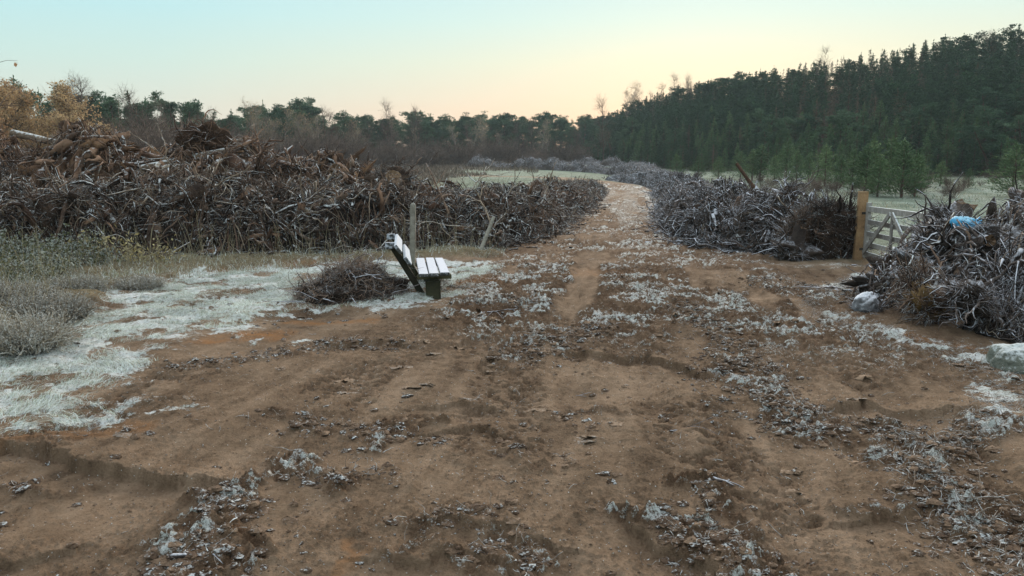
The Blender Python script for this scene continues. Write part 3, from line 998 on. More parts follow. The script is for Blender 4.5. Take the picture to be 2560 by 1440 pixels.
def heap(name, label, ridge, mats, plan, hangs=None, step=0.16, nv=30, extra=None):
    """mats[0] soil; plan rows: (count, L lo, L hi, r lo, r hi, sides, material, outwardness, v lo, v hi, u hi)"""
    g = Geo()
    ridge.core(g, step, nv, 0)
    for (n, l0, l1, r0, r1, sides, mt, out, v0, v1, u1) in plan:
        nf = int(n * 0.93)
        flow_roots(g, ridge, nf, v0, v1, u1, rl(nf, l0 * 0.4, l1 * 0.85, 1.7), rl(nf, r0, r1, 3.5) * 0.85, 8, sides, mt, wild=0.7)
        n = n - nf
        P, nn, u = ridge.sample(n, v0, v1, 0, u1)
        tangle(g, P, nn, rl(n, l0, l1) * 0.75, rl(n, r0, r1, 2.5) * 0.8, 7, sides, rng.uniform(0.14, 0.4), out * 0.5, 0.10, mt)
    for (n, l0, l1, r0, r1, mt, v0, v1, u1) in (hangs or []):
        P, nn, u = ridge.sample(n, v0, v1, 0, u1)
        hang(g, P, nn, rl(n, l0, l1), rl(n, r0, r1), mt)
    for c_ in (extra or []):
        chunks(g, ridge, *c_)
    # loose debris fallen along the foot
    n = int(min(ridge.L, 34) * 26)
    for sd_ in ((-1, 1) if nv > 20 else ()):
        u = rng.uniform(0, min(ridge.L, 40), n)
        P, nn = ridge.at(u, np.full(n, sd_ * 0.985))
        out = nn * [1, 1, 0]
        P = P + nrm(out) * rng.exponential(0.22, (n, 1))
        P[:, 2] = gz(P[:, 0], P[:, 1]) + 0.015
        g.add(*tubes(walks(P, rng.normal(0, 1, (n, 3)) * [1, 1, 0.22] + [0, 0, 0.10], rl(n, 0.10, 0.75, 1.8), 6, 0.22, 0.04), knob(taper(rl(n, 0.004, 0.028, 2.5), 6, 0.4)), 5), 1 if len(mats) < 3 else 2 if sd_ < 0 and n % 2 else 1)
        k = n // 2
        s = rl(k, 0.02, 0.12, 2.5)
        for j, (bv, bq) in enumerate(_CH):
            m = np.arange(j, k, 6)
            ro = rng.uniform(0, 6.28, len(m))
            cs, sn = np.cos(ro)[:, None], np.sin(ro)[:, None]
            b = bv[None] * s[m, None, None]
            V = np.stack([b[..., 0] * cs - b[..., 1] * sn, b[..., 0] * sn + b[..., 1] * cs, b[..., 2]], -1) + P[m, None] + rng.normal(0, 0.12, (len(m), 1, 3)) * [1, 1, 0]
            g.add(V.reshape(-1, 3), (bq[None] + (np.arange(len(m)) * len(bv))[:, None, None]).reshape(-1, 4), j % 2)
    o = link(name, g.mesh(name, mats))
    return tag(o, label, 'root heap', None, 'stuff')


heap('root_heap', 'dark tangled heap of roots and sticks in front, behind the bench and the wooden post', R_LF, [M_soil, M_root, M_stick, M_root_warm],
     [(5200, 0.4, 1.3, 0.006, 0.030, 5, 1, 0.25, -0.97, 0.6, 24), (1500, 0.5, 1.7, 0.006, 0.022, 5, 2, 0.30, -0.85, 0.5, 26), (900, 0.3, 1.1, 0.025, 0.085, 7, 1, 0.25, -0.95, 0.5, 26), (260, 0.5, 1.5, 0.02, 0.06, 7, 2, 0.25, -0.9, 0.4, 26), (500, 0.3, 0.9, 0.02, 0.08, 7, 3, 0.25, -0.9, 0.7, 40),
      (1500, 0.4, 1.1, 0.006, 0.025, 4, 3, 0.25, -0.95, 0.8, 40), (3800, 0.4, 1.3, 0.010, 0.040, 4, 1, 0.3, -0.97, 0.8, 50), (1100, 0.5, 1.5, 0.010, 0.03, 4, 2, 0.35, -0.95, 0.7, 55),
      (2600, 0.6, 1.6, 0.02, 0.06, 3, 1, 0.3, -0.97, 0.8, None)],
     [(9000, 0.2, 0.75, 0.003, 0.008, 1, -0.98, 0.1, 24), (2500, 0.2, 0.7, 0.003, 0.009, 3, -0.98, 0.1, 40), (1500, 0.3, 0.9, 0.003, 0.008, 2, -0.98, 0.2, 22)],
     extra=[(1500, 0.04, 0.20, 1, -0.95, 0.5, 24), (900, 0.04, 0.22, 0, -0.95, 0.5, 26), (420, 0.03, 0.15, 2, -0.9, 0.4, 28), (1500, 0.05, 0.22, 3, -0.95, 0.7, 46), (900, 0.05, 0.2, 1, -0.95, 0.7, 50)])
heap('root_heap', 'taller reddish brown heap of uprooted stumps behind the dark heap', R_LB, [M_soil_orange, M_root_warm, M_stick, M_root],
     [(2600, 0.4, 1.5, 0.010, 0.045, 5, 1, 0.3, -0.97, 0.5, None), (700, 0.5, 1.6, 0.008, 0.028, 5, 2, 0.35, -0.9, 0.5, None), (1700, 0.4, 1.3, 0.010, 0.05, 5, 3, 0.3, -0.97, 0.5, None),
      (480, 0.4, 1.4, 0.035, 0.12, 7, 1, 0.25, -0.95, 0.4, None), (160, 0.6, 1.9, 0.03, 0.08, 7, 2, 0.25, -0.9, 0.3, None), (300, 0.4, 1.2, 0.03, 0.10, 7, 3, 0.25, -0.95, 0.4, None)],
     [(3500, 0.2, 0.8, 0.005, 0.012, 1, -0.98, 0.3, None)],
     extra=[(1500, 0.06, 0.30, 1, -0.95, 0.4, None), (700, 0.06, 0.34, 0, -0.95, 0.4, None), (260, 0.05, 0.2, 2, -0.9, 0.3, None)])
heap('root_heap', 'rime grey heap of roots running back along the track from the gate post', R_RM, [M_soil_rime, M_root_rime, M_stick, M_root],
     [(6500, 0.30, 1.0, 0.006, 0.032, 5, 1, 0.2, -0.8, 0.97, 20), (1800, 0.3, 0.9, 0.006, 0.03, 5, 3, 0.2, -0.8, 0.97, 20), (700, 0.4, 1.2, 0.006, 0.02, 5, 2, 0.25, -0.6, 0.97, 20), (1000, 0.3, 0.9, 0.03, 0.10, 7, 1, 0.2, -0.6, 0.97, 24), (160, 0.4, 1.2, 0.02, 0.05, 7, 2, 0.2, -0.6, 0.95, 22),
      (3300, 0.4, 1.2, 0.014, 0.045, 4, 1, 0.25, -0.8, 0.97, 48), (2600, 0.5, 1.5, 0.025, 0.07, 3, 1, 0.3, -0.8, 0.97, None)],
     [(6000, 0.15, 0.5, 0.003, 0.008, 1, -0.3, 0.98, 14), (4200, 0.2, 0.6, 0.003, 0.008, 3, -0.9, 0.98, 3.0)],
     extra=[(1300, 0.04, 0.20, 1, -0.7, 0.96, 22), (700, 0.05, 0.24, 0, -0.7, 0.96, 22), (600, 0.04, 0.2, 3, -0.7, 0.96, 30), (900, 0.06, 0.22, 1, -0.7, 0.95, 55)])
heap('root_heap', 'big rime grey heap of roots nearest the camera, beside the open gate', R_RN, [M_soil_rime, M_root_rime, M_stick, M_root],
     [(5600, 0.30, 1.2, 0.004, 0.030, 6, 1, 0.2, -0.98, 0.9, None), (1500, 0.3, 1.0, 0.004, 0.02, 6, 3, 0.2, -0.98, 0.9, None), (700, 0.4, 1.5, 0.005, 0.016, 5, 2, 0.3, -0.95, 0.8, None), (900, 0.3, 1.2, 0.025, 0.085, 8, 1, 0.2, -0.95, 0.7, None), (350, 0.3, 1.0, 0.025, 0.08, 8, 3, 0.2, -0.95, 0.7, None), (160, 0.4, 1.3, 0.015, 0.04, 8, 2, 0.2, -0.95, 0.7, None)],
     [(3500, 0.12, 0.5, 0.0018, 0.005, 1, -0.98, 0.4, None), (2500, 0.12, 0.5, 0.0018, 0.005, 3, -0.98, 0.4, None)], 0.10, 36,
     [(1300, 0.03, 0.20, 1, -0.96, 0.6, None), (900, 0.05, 0.28, 0, -0.96, 0.6, None), (700, 0.03, 0.18, 3, -0.95, 0.6, None)])
heap('root_heap', 'low spill of dark fine roots at the foot of the nearest grey heap', R_RS, [M_soil, M_root_rime, M_stick, M_root],
     [(1900, 0.3, 1.1, 0.004, 0.020, 6, 1, 0.25, -0.98, 0.8, None), (240, 0.4, 1.2, 0.004, 0.012, 5, 2, 0.3, -0.95, 0.8, None), (70, 0.4, 0.9, 0.02, 0.05, 7, 1, 0.2, -0.9, 0.6, None)],
     [(2600, 0.15, 0.5, 0.002, 0.005, 1, -0.98, 0.3, None)], 0.07, 30)
heap('root_heap', 'distant thin line of grey roots curving across behind the frosted meadow', R_FAR, [M_soil_rime, M_root_rime],
     [(1800, 0.7, 1.9, 0.03, 0.08, 3, 1, 0.2, -0.97, 0.97, None)], None, 0.5, 16)
heap('root_heap', 'farthest line of grey roots below the conifers at the bend of the track', R_FAR2, [M_soil_rime, M_root_rime],
     [(1800, 0.7, 1.9, 0.03, 0.08, 3, 1, 0.2, -0.97, 0.97, None)], None, 0.5, 16)


# ------------------------------------------------------------------ stumps, logs, branches (things of their own in the heaps)
def stump_meshes(seed, mb, ms, mc, fine=420, amp=0.65):
    global rng
    keep, rng = rng, np.random.default_rng(seed)
    r = rng.uniform(0.13, 0.22)
    H = rng.uniform(0.18, 0.6)
    k = 9
    # trunk: lumpy stub with root flare, lying along +Z from the root ball
    th = np.linspace(0, 2 * math.pi, 14, endpoint=False)
    zz = np.linspace(-0.05, H, k)
    rad = r * (1 + 0.9 * np.exp(-(zz + 0.05) / 0.13))[:, None] * (0.85 + 0.3 * fbm(np.cos(th)[None, :] * 1.5 + zz[:, None] * 1.2 + seed, np.sin(th)[None, :] * 1.5 + 0 * zz[:, None], 3, seed))
    lean = rng.normal(0, 0.12, 2)
    V = np.stack([rad * np.cos(th) + (lean[0] * zz)[:, None], rad * np.sin(th) + (lean[1] * zz)[:, None], zz[:, None] + 0 * rad], -1)
    V[-1, :, 2] += (np.cos(th + seed) * 0.07 + rng.normal(0, 0.035, 14))
    trunk = mesh_np('trunk', V.reshape(-1, 3), grid_quads(k, 14, True), mb)
    top = V[-1]
    c = top.mean(0)
    ring2 = c + (top - c) * 0.5 + rng.normal(0, 0.014, (14, 3)) - [0, 0, 0.03]
    CV = np.concatenate([top * [1, 1, 1] + [0, 0, 0.003], ring2, np.repeat(c[None], 14, 0)])
    cut = mesh_np('cut_face', CV, grid_quads(3, 14, True), mc, False)
    # soil and root ball
    bv, bq = blob((rng.uniform(0.38, 0.6), rng.uniform(0.38, 0.6), rng.uniform(0.16, 0.28)), seed, 32, 20, amp, 3.0)
    bv[:, 2] -= 0.12
    ball = mesh_np('root_ball', bv, bq, ms)
    g = Geo()
    n = 15
    a = rng.uniform(0, 2 * math.pi, n)
    D = np.stack([np.cos(a), np.sin(a), rng.normal(-0.25, 0.3, n)], -1)
    P = walks(D * r * 0.6 + np.array([0, 0, -0.05]), D, rng.uniform(0.35, 0.95, n), 9, 0.30, 0.05)
    rr = rng.uniform(0.025, 0.065, n)
    g.add(*tubes(P, knob(taper(rr, 9, 0.18)), 7))
    for j in (3, 5, 7):
        D2 = nrm(P[:, j] - P[:, j - 1]) + rng.normal(0, 0.7, (n, 3))
        g.add(*tubes(walks(P[:, j], D2, rng.uniform(0.25, 0.8, n), 7, 0.3, 0.03), taper(rr * 0.5, 7, 0.2), 5))
    m = fine
    d = nrm(rng.normal(0, 1, (m, 3)) * [1, 1, 0.5])
    g.add(*tubes(walks(d * [0.44, 0.44, 0.20] + [0, 0, -0.12], d + rng.normal(0, 0.5, (m, 3)), rng.uniform(0.15, 0.55, m), 5, 0.4, 0.05), taper(rng.uniform(0.003, 0.010, m), 5, 0.3), 4))
    roots = g.mesh('roots', mb)
    rng = keep
    return [('trunk', trunk), ('cut_face', cut), ('root_ball', ball), ('roots', roots)]


def branch_mesh(seed, mat, n_side=7, L=1.6, r=0.028, curl=0.16):
    global rng
    keep, rng = rng, np.random.default_rng(seed)
    g = Geo()
    P = walks(np.zeros((1, 3)), np.array([[1, 0, 0.0]]), [L], 11, curl)
    g.add(*tubes(P, taper([r], 11, 0.3), 7))
    for i in range(n_side):
        j = rng.integers(2, 10)
        D = nrm(P[:, j] - P[:, j - 1]) * 0.7 + rng.normal(0, 0.6, (1, 3))
        Q = walks(P[:, j], D, [rng.uniform(0.3, 0.8) * L * 0.6], 7, 0.2)
        g.add(*tubes(Q, taper([r * 0.5], 7, 0.3), 5))
        for q in range(2):
            jj = rng.integers(2, 6)
            D = nrm(Q[:, jj] - Q[:, jj - 1]) + rng.normal(0, 0.6, (1, 3))
            g.add(*tubes(walks(Q[:, jj], D, [rng.uniform(0.15, 0.4)], 5, 0.2), taper([r * 0.28], 5, 0.3), 4))
    me = g.mesh('branch', mat)
    rng = keep
    return me


def log_meshes(seed, L, r, mb, mc):
    global rng
    keep, rng = rng, np.random.default_rng(seed)
    k, ns = 14, 14
    th = np.linspace(0, 2 * math.pi, ns, endpoint=False)
    xx = np.linspace(0, L, k)
    bend = 0.05 * L * np.sin(xx / L * 2.4 + seed)
    rad = (r * (1 - 0.22 * xx / L))[:, None] * (0.86 + 0.28 * fbm(np.cos(th)[None] * 1.6 + xx[:, None] * 1.5 + seed, np.sin(th)[None] * 1.6, 3, seed))
    V = np.stack([xx[:, None] + 0 * rad, rad * np.cos(th) + bend[:, None], rad * np.sin(th)], -1)
    bark = mesh_np('bark', V.reshape(-1, 3), grid_quads(k, ns, True)[:, ::-1], mb)
    g = Geo()
    for e, sgn in ((0, -1), (-1, 1)):
        c = V[e].mean(0)
        g.add(np.concatenate([V[e] + [0.003 * sgn, 0, 0], np.repeat(c[None] + [0.003 * sgn, 0, 0], ns, 0)]), grid_quads(2, ns, True))
    cut = g.mesh('cut_face', mc, False)
    rng = keep
    return [('bark', bark), ('cut_face', cut)]


ST = {k: [stump_meshes(100 + i * 7 + o, mb, ms, M_cut) for i in range(6)] for k, mb, ms, o in
      (('dark', M_root, M_soil, 0), ('warm', M_root_warm, M_soil_orange, 1), ('rime', M_root_rime, M_soil_rime, 2))}
BR = {k: [branch_mesh(300 + i + o, m, random.randint(3, 9), random.uniform(1.0, 2.2), random.uniform(0.014, 0.036)) for i in range(9)] for k, m, o in
      (('dark', M_stick, 0), ('warm', M_root_warm, 40), ('rime', M_root_rime, 80))}


def rnd_rot():
    return Euler((random.uniform(0, 6.28), random.uniform(0, 6.28), random.uniform(0, 6.28)))


def lay_stumps(ridge, n, kind, label, group, u0, u1, v0, v1, s0, s1, lift=0.05):
    P, nn, u = ridge.sample(n, v0, v1, u0, u1)
    for i in range(n):
        s = random.uniform(s0, s1)
        place('tree_stump', ST[kind][i % 6], label, 'stump', Vector(P[i]) - Vector(nn[i]) * (0.22 * s) + Vector((0, 0, lift)), rnd_rot(), s, group)


def lay_branches(ridge, n, kind, label, group, u0, u1, v0, v1, s0, s1):
    P, nn, u = ridge.sample(n, v0, v1, u0, u1)
    for i in range(n):
        me = BR[kind][i % 9]
        o = link('bare_branch', me, None, Vector(P[i]) + Vector((0, 0, 0.02)), Euler((random.uniform(0, 6.28), random.uniform(-0.22, 0.22), random.uniform(0, 6.28))), random.uniform(s0, s1))
        tag(o, label, 'branch', group)


lay_stumps(R_LF, 34, 'dark', 'dark uprooted stump lying in the front heap between the bramble bush and the wooden post', 'stumps in the dark front heap', 2, 19, -0.75, 0.3, 0.55, 1.0)
lay_stumps(R_LF, 52, 'warm', 'small brown stump in the heap running back along the track past the leaning stake', 'stumps along the track past the stake', 19.5, 46, -0.85, 0.6, 0.5, 0.95)
lay_stumps(R_LB, 58, 'warm', 'reddish brown stump with torn roots in the taller back heap', 'stumps in the tall reddish heap', 3, R_LB.L - 0.5, -0.85, 0.12, 0.6, 1.1, -0.05)
lay_stumps(R_RM, 22, 'rime', 'grey rimed stump in the heap between the track and the gate post', 'stumps in the heap by the gate post', 0.8, 9, -0.3, 0.8, 0.5, 0.95)
lay_stumps(R_RM, 30, 'rime', 'small grey rimed stump in the far stretch of heap below the conifer wood', 'stumps in the far grey heap', 9, 42, -0.5, 0.85, 0.5, 0.95)
lay_stumps(R_RN, 20, 'rime', 'rimed stump with grey roots in the big heap under the blue sack', 'stumps in the nearest grey heap', 0.5, 6.5, -0.85, 0.6, 0.5, 0.95)
lay_branches(R_LF, 64, 'dark', 'pale bare branch lying across the dark front heap', 'branches on the dark front heap', 2, 20, -0.85, 0.1, 0.6, 1.15)
lay_branches(R_LF, 34, 'dark', 'thin pale branch on the heap running back along the track past the leaning stake', 'branches along the track past the stake', 20, 44, -0.9, 0.5, 0.6, 1.0)
lay_branches(R_LB, 40, 'warm', 'brown branch sticking out of the taller reddish heap', 'branches on the tall reddish heap', 3, R_LB.L - 0.5, -0.7, 0.2, 0.6, 1.1)
lay_branches(R_RM, 34, 'rime', 'rimed grey branch on the heap between the track and the gate post', 'branches on the heap by the gate post', 0.8, 12, -0.4, 0.9, 0.5, 0.95)
lay_branches(R_RN, 30, 'rime', 'rimed grey branch on the big heap beside the open gate', 'branches on the nearest grey heap', 1.0, 6.5, -0.9, 0.6, 0.4, 0.75)


def on_ray(px, py, y):
    """the point at depth y (metres ahead of the camera) seen at a pixel"""
    d = ray(px, py)
    return Vector(d * (y / d[1])) + Vector((0, 0, CAM_H))


def aim(name, parts, label, cat, p0, p1, sc=(1, 1, 1), group=None):
    d = p1 - p0
    q = d.to_track_quat('X', 'Z').to_euler()
    return place(name, parts, label, cat, p0, q, sc, group)


# notable single pieces
M_soil_ochre = wood('ochre_soil', (0.03, 0.018, 0.007), (0.11, 0.068, 0.026), (0.20, 0.13, 0.055), frost=0.2, lo=0.6, scale=6)
aim('log', log_meshes(1, 3.4, 0.10, M_stick, M_cut), 'long pale trunk lying along the left crest of the tall reddish heap', 'log', on_ray(20, 332, 21.2), on_ray(235, 380, 20.8))
aim('log', log_meshes(2, 2.3, 0.13, M_stick, M_cut), 'curved grey brown trunk resting on the tall heap left of the orange stump', 'log', on_ray(350, 425, 20.0), on_ray(520, 388, 20.8))
place('tree_stump', stump_meshes(11, M_stick, M_soil_orange, M_cut), 'pale stump with flat frosted top standing on the tall heap against the golden trees', 'stump', on_ray(192, 350, 21.5), Euler((0.15, 0.1, 1)), (0.8, 0.8, 0.7))
place('tree_stump', stump_meshes(21, M_root_warm, M_soil_orange, M_cut), 'pointed orange torn stump leaning out at the end of the tall heap', 'stump', on_ray(618, 432, 20.5), Euler((0.1, -0.75, 0.2)), 1.25)
place('tree_stump', stump_meshes(31, M_root_warm, M_soil_orange, M_cut), 'round orange brown stump on the crest right of the pointed orange stump', 'stump', on_ray(835, 430, 21.5), Euler((1.3, 0.3, 0.4)), 0.85)
place('tree_stump', stump_meshes(41, M_root, M_soil, M_cut), 'brown stump with hollow cut face above the bench, left of the dark pole', 'stump', on_ray(985, 455, 20.5), Euler((1.4, 0.2, 0.1)), 0.95)
place('tree_stump', stump_meshes(51, M_root_rime, M_soil_rime, M_cut), 'upright stump with pale sawn face atop the nearest heap above the blue sack', 'stump', on_ray(2395, 540, 10.6), Euler((0.5, 0.25, 0.3)), 0.62)
place('tree_stump', stump_meshes(61, M_root_rime, M_soil_rime, M_cut), 'grey stump whose round end sits just right of the blue sack', 'stump', on_ray(2462, 605, 9.2), Euler((1.3, 0.2, -0.3)), 0.42)
place('tree_stump', stump_meshes(71, M_root, M_soil_ochre, M_cut, 1100, 0.4), 'ochre earthy root plate leaning on the front of the nearest grey heap', 'stump', on_ray(2330, 748, 8.62), Euler((1.1, 0.3, 0.6)), (0.75, 0.75, 0.6))
place('tree_stump', stump_meshes(81, M_root_rime, M_soil_rime, M_cut), 'frosted stump with stringy roots low in the nearest heap, right of the ochre plate', 'stump', on_ray(2440, 740, 8.0), Euler((0.7, 0.4, 1.2)), 0.5)
place('tree_stump', stump_meshes(91, M_root_rime, M_soil_rime, M_cut), 'low rounded stump at the foot of the heap left of the gate post', 'stump', on_ray(1990, 615, 14.9), Euler((0.3, 0.2, 0)), 0.75)
place('tree_stump', stump_meshes(93, M_root, M_soil, M_cut, 2600), 'big dark upended root plate with hairy roots, right against the gate post', 'stump', on_ray(2076, 580, 15.2), Euler((-1.55, 0.2, -0.25)), (1.12, 1.0, 0.8))
place('tree_stump', stump_meshes(94, M_root, M_soil, M_cut, 2200), 'dark root plate left of the one against the gate post', 'stump', on_ray(2005, 590, 15.3), Euler((-1.3, -0.2, 0.2)), (0.85, 0.85, 0.7))
place('tree_stump', stump_meshes(95, M_root_rime, M_soil, M_root), 'dark round stump on top of the heap between the track and the gate post', 'stump', on_ray(1965, 492, 17.0), Euler((-1.35, 0.0, 0.9)), 0.62)
M_white = wood('white_rime', (0.05, 0.05, 0.05), (0.22, 0.23, 0.25), (0.50, 0.53, 0.58), frost=0.85, lo=0.15, fcol=(0.66, 0.71, 0.79), scale=14, fscale=26)
wv, wq = blob((0.19, 0.12, 0.15), 16, 60, 40, 0.5, 1.3)
wk = stump_meshes(97, M_root_rime, M_soil_rime, M_cut)
wk = [('root_ball', mesh_np('root_ball', wv + [0, 0, 0.05], wq, M_white)), ('roots', wk[3][1])]
wt = place('tree_stump', wk, 'small chunk of stump thick with white frost at the foot of the nearest heap', 'stump', on_ray(2165, 762, 9.3), Euler((0.1, -0.35, 0.5)))
wt.children[1].scale = (0.33, 0.33, 0.3)

pole = link('thin_pole', branch_mesh(7, M_root, 1, 1.35, 0.030, 0.03), None, on_ray(1122, 535, 16.6), (on_ray(1083, 428, 16.9) - on_ray(1122, 535, 16.6)).to_track_quat('X', 'Z').to_euler())
tag(pole, 'thin dark pole standing up out of the heap behind the wooden post', 'pole')
stk = aim('leaning_stake', log_meshes(5, 0.72, 0.045, M_post_old, M_post_old), 'short pale stake leaning to the right in front of the heap, right of the bench', 'stake', on_ray(1203, 622, 15.5), on_ray(1229, 556, 15.5))
aim('leaning_stake', log_meshes(6, 0.75, 0.05, M_root_warm, M_cut), 'brown broken stick poking up from the grey heap across the track', 'stake', on_ray(1885, 470, 18.5), on_ray(1850, 420, 18.7))
wp = thing('marker_post', 'small white post end showing above the crest of the tall heap', 'post', on_ray(265, 385, 23.5))
M_whitepaint = wood('white_paint', (0.55, 0.56, 0.55), (0.70, 0.71, 0.70), (0.80, 0.80, 0.79), frost=0)
b_ = beam((0, 0, -0.9), (0, 0, 0.26), 0.10, 0.10, (0, 1, 0), 0.006, 0)
bm_obj('shaft', b_, M_whitepaint, wp)
bm_obj('cap', box((0, 0, 0.275), (0.12, 0.12, 0.024)), M_whitepaint, wp)

# wooden post behind the bench
p0 = on_ray(1029, 656, 13.3)
p0.z = -0.1
wpost = thing('wooden_post', 'single weathered upright post standing behind the bench', 'post', p0)
tip = on_ray(1033, 508, 13.3) - p0
bm_obj('shaft', beam((0, 0, 0), tip * 0.985, 0.095, 0.095, (0, 1, 0), 0.008, 0.004), M_post_old, wpost)
bm_obj('weathered_top', beam(tip * 0.9855, tip, 0.075, 0.075, (0, 1, 0), 0.012, 0.0), M_post_old, wpost)

# ------------------------------------------------------------------ bench
A0 = Vector((*G(1083, 752), 0))
A0 = Vector((-1.06, 9.95, bz(-1.06, 9.95) - 0.03))
bench = thing('park_bench', 'low wooden bench with frosted slats and a leaning back, facing the track', 'bench', A0, (0, 0, R(8.5)))
BL = 1.85
for i in range(3):
    x = -0.14 + i * 0.145
    bm_obj('seat_slat', beam((x, 0, 0.405 + 0.006 * (i - 1)), (x + 0.006, BL, 0.405), 0.128, 0.045, (0, 0, 1), 0.006, 0.003), M_bench_slat, bench)
ba = R(36)
for i, t in enumerate((0.20, 0.40)):
    c = Vector((-0.235 - math.sin(ba) * t, 0, 0.43 + math.cos(ba) * t))
    bm_obj('back_slat', beam(c, c + Vector((0, BL, 0)), 0.045, 0.135, (-math.sin(ba), 0, math.cos(ba)), 0.006, 0.003), M_bench_back, bench)
for y in (0.22, BL - 0.22):
    lg = bm_obj('leg', [beam((0.0, y, -0.12), (0.0, y, 0.32), 0.20, 0.26, (0, 1, 0), 0.02, 0.008),
                        beam((-0.22, y, 0.350), (0.25, y, 0.350), 0.12, 0.062, (0, 0, 1), 0.008, 0.002)], M_bench_leg, bench)
    s0 = Vector((-0.14, y + 0.0, 0.05)) + Vector((0, 0.125, 0))
    s1 = Vector((-0.235 - math.sin(ba) * 0.46 - 0.045, y + 0.125, 0.43 + math.cos(ba) * 0.46 - 0.03))
    bm_obj('back_support', beam(s0, s1, 0.09, 0.085, (1, 0, 0), 0.006, 0.003), M_bench_leg, bench)
    bm_obj('back_batten', beam(s1 + Vector((-0.10, -0.09, 0.015)), s1 + Vector((0.03, -0.09, 0.015)), 0.07, 0.085, (0, 0, 1), 0.006, 0.001), M_bench_back, bench)

# ------------------------------------------------------------------ gate and its post
gpos = Vector((6.93, 14.75, 0.02))
gpost = thing('gate_post', 'thick honey coloured square post at the end of the grey heap, holding the gate', 'post', gpos, (0, 0, R(-12)))
bm_obj('shaft', beam((0, 0, -0.15), (0.02, 0, 1.33), 0.165, 0.165, (0, 1, 0), 0.008, 0.003), M_post_new, gpost)
bm_obj('weathered_top', beam((0.02, 0, 1.3325), (0.0203, 0, 1.352), 0.172, 0.172, (0, 1, 0), 0.006, 0), M_post_new, gpost)
bm_obj('hinge_plate', [beam((0.0, -0.086, 0.93), (0.10, -0.086, 0.93), 0.01, 0.05, (0, 0, 1), 0.001, 0), beam((0.0, -0.086, 0.22), (0.10, -0.086, 0.22), 0.01, 0.05, (0, 0, 1), 0.001, 0)],
       wood('hinge_iron', (0.02, 0.02, 0.02), (0.05, 0.045, 0.04), (0.12, 0.08, 0.05), 0.2), gpost)
ga0, ga1 = Vector((7.01, 14.60, 0)), Vector((6.66, 11.85, 0))
gate = thing('field_gate', 'frosted grey wooden field gate swung open between the post and the nearest heap', 'gate', ga0 + Vector((0, 0, 0.02)))
gd = (ga1 - ga0)
gn = Vector((0, 0, 1)).cross(gd.normalized())
zs = (0.14, 0.33, 0.54, 0.77, 1.02)
for i, z in enumerate(zs):
    hw = 0.09 if i < 4 else 0.105
    bm_obj('rail', beam(Vector((0, 0, z)) + gd.normalized() * 0.052, gd + Vector((0, 0, z)) - gd.normalized() * 0.052, 0.032 if i < 4 else 0.06, hw, (0, 0, 1), 0.004, 0.003), M_gate, gate)
for t in (0, 1):
    bm_obj('stile', beam(gd * t + Vector((0, 0, 0.06)), gd * t + Vector((0, 0, 1.14 if t == 0 else 1.10)), 0.075, 0.10, gd.normalized(), 0.004, 0.002), M_gate, gate)
bm_obj('stile', beam(gd * 0.5 - gn * 0.046 + Vector((0, 0, 0.08)), gd * 0.5 - gn * 0.046 + Vector((0, 0, 1.0)), 0.028, 0.09, gd.normalized(), 0.003, 0.002), M_gate, gate)
off = -gn * 0.075
bm_obj('brace', beam(gd * 0.03 + off + Vector((0, 0, 0.15)), gd * 0.48 + off + Vector((0, 0, 0.99)), 0.028, 0.09, gn.cross(gd + Vector((0, 0, 1.7))).normalized(), 0.003, 0.002), M_gate, gate)
bm_obj('brace', beam(gd * 0.97 + off + Vector((0, 0, 0.15)), gd * 0.52 + off + Vector((0, 0, 0.99)), 0.028, 0.09, gn.cross(gd + Vector((0, 0, -1.7))).normalized(), 0.003, 0.002), M_gate, gate)

# blue sack caught in the nearest heap
M_blue, t, b = new_mat('blue_plastic')
pos = t.nodes.new('ShaderNodeNewGeometry')
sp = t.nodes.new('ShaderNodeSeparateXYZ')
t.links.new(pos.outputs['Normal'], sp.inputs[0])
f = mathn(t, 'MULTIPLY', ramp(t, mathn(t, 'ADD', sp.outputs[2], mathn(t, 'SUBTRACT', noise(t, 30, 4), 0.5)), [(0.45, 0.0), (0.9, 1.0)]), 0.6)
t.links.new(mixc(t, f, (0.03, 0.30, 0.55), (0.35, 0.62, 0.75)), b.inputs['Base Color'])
b.inputs['Roughness'].default_value = 0.4
b.inputs['Specular IOR Level'].default_value = 0.5
sv, sq = blob((0.20, 0.16, 0.125), 4, 40, 24, 0.30, 2.6)
sv[:, 2] = np.where(sv[:, 2] > 0.09, 0.09 + (sv[:, 2] - 0.09) * 0.35, sv[:, 2])
sack_s = 0.85
sack = thing('plastic_sack', 'bright blue plastic sack caught among the grey roots near the gate', 'sack', on_ray(2410, 558, 9.6), (0.12, 0.06, 0.3), sack_s)
link('body', mesh_np('body', sv, sq, M_blue), sack)
g = Geo()
a = np.linspace(0, 6.28, 9, endpoint=False)
g.add(*tubes(walks(np.stack([0.17 + 0 * a, 0.02 * np.cos(a), 0.02 * np.sin(a)], -1), np.stack([1 + 0 * a, 0.9 * np.cos(a), 0.9 * np.sin(a)], -1), np.full(9, 0.12), 5, 0.2), np.full((9, 5), 0.012), 5))
link('gathered_neck', g.mesh('gathered_neck', M_blue), sack)

# frosted boulder at the edge of the track
M_stone = wood('frosted_stone', (0.05, 0.055, 0.045), (0.15, 0.165, 0.14), (0.28, 0.305, 0.27), frost=0.6, lo=0.30, scale=5, fscale=30)
sv, sq = blob((0.32, 0.24, 0.20), 18, 60, 40, 0.36, 1.2)
bp = G(2555, 925)
tag(link('boulder', mesh_np('boulder', sv, sq, M_stone), None, (bp[0] + 0.03, bp[1], 0.06)), 'pale frosted boulder at the foot of the nearest heap, at the edge of the picture', 'boulder')

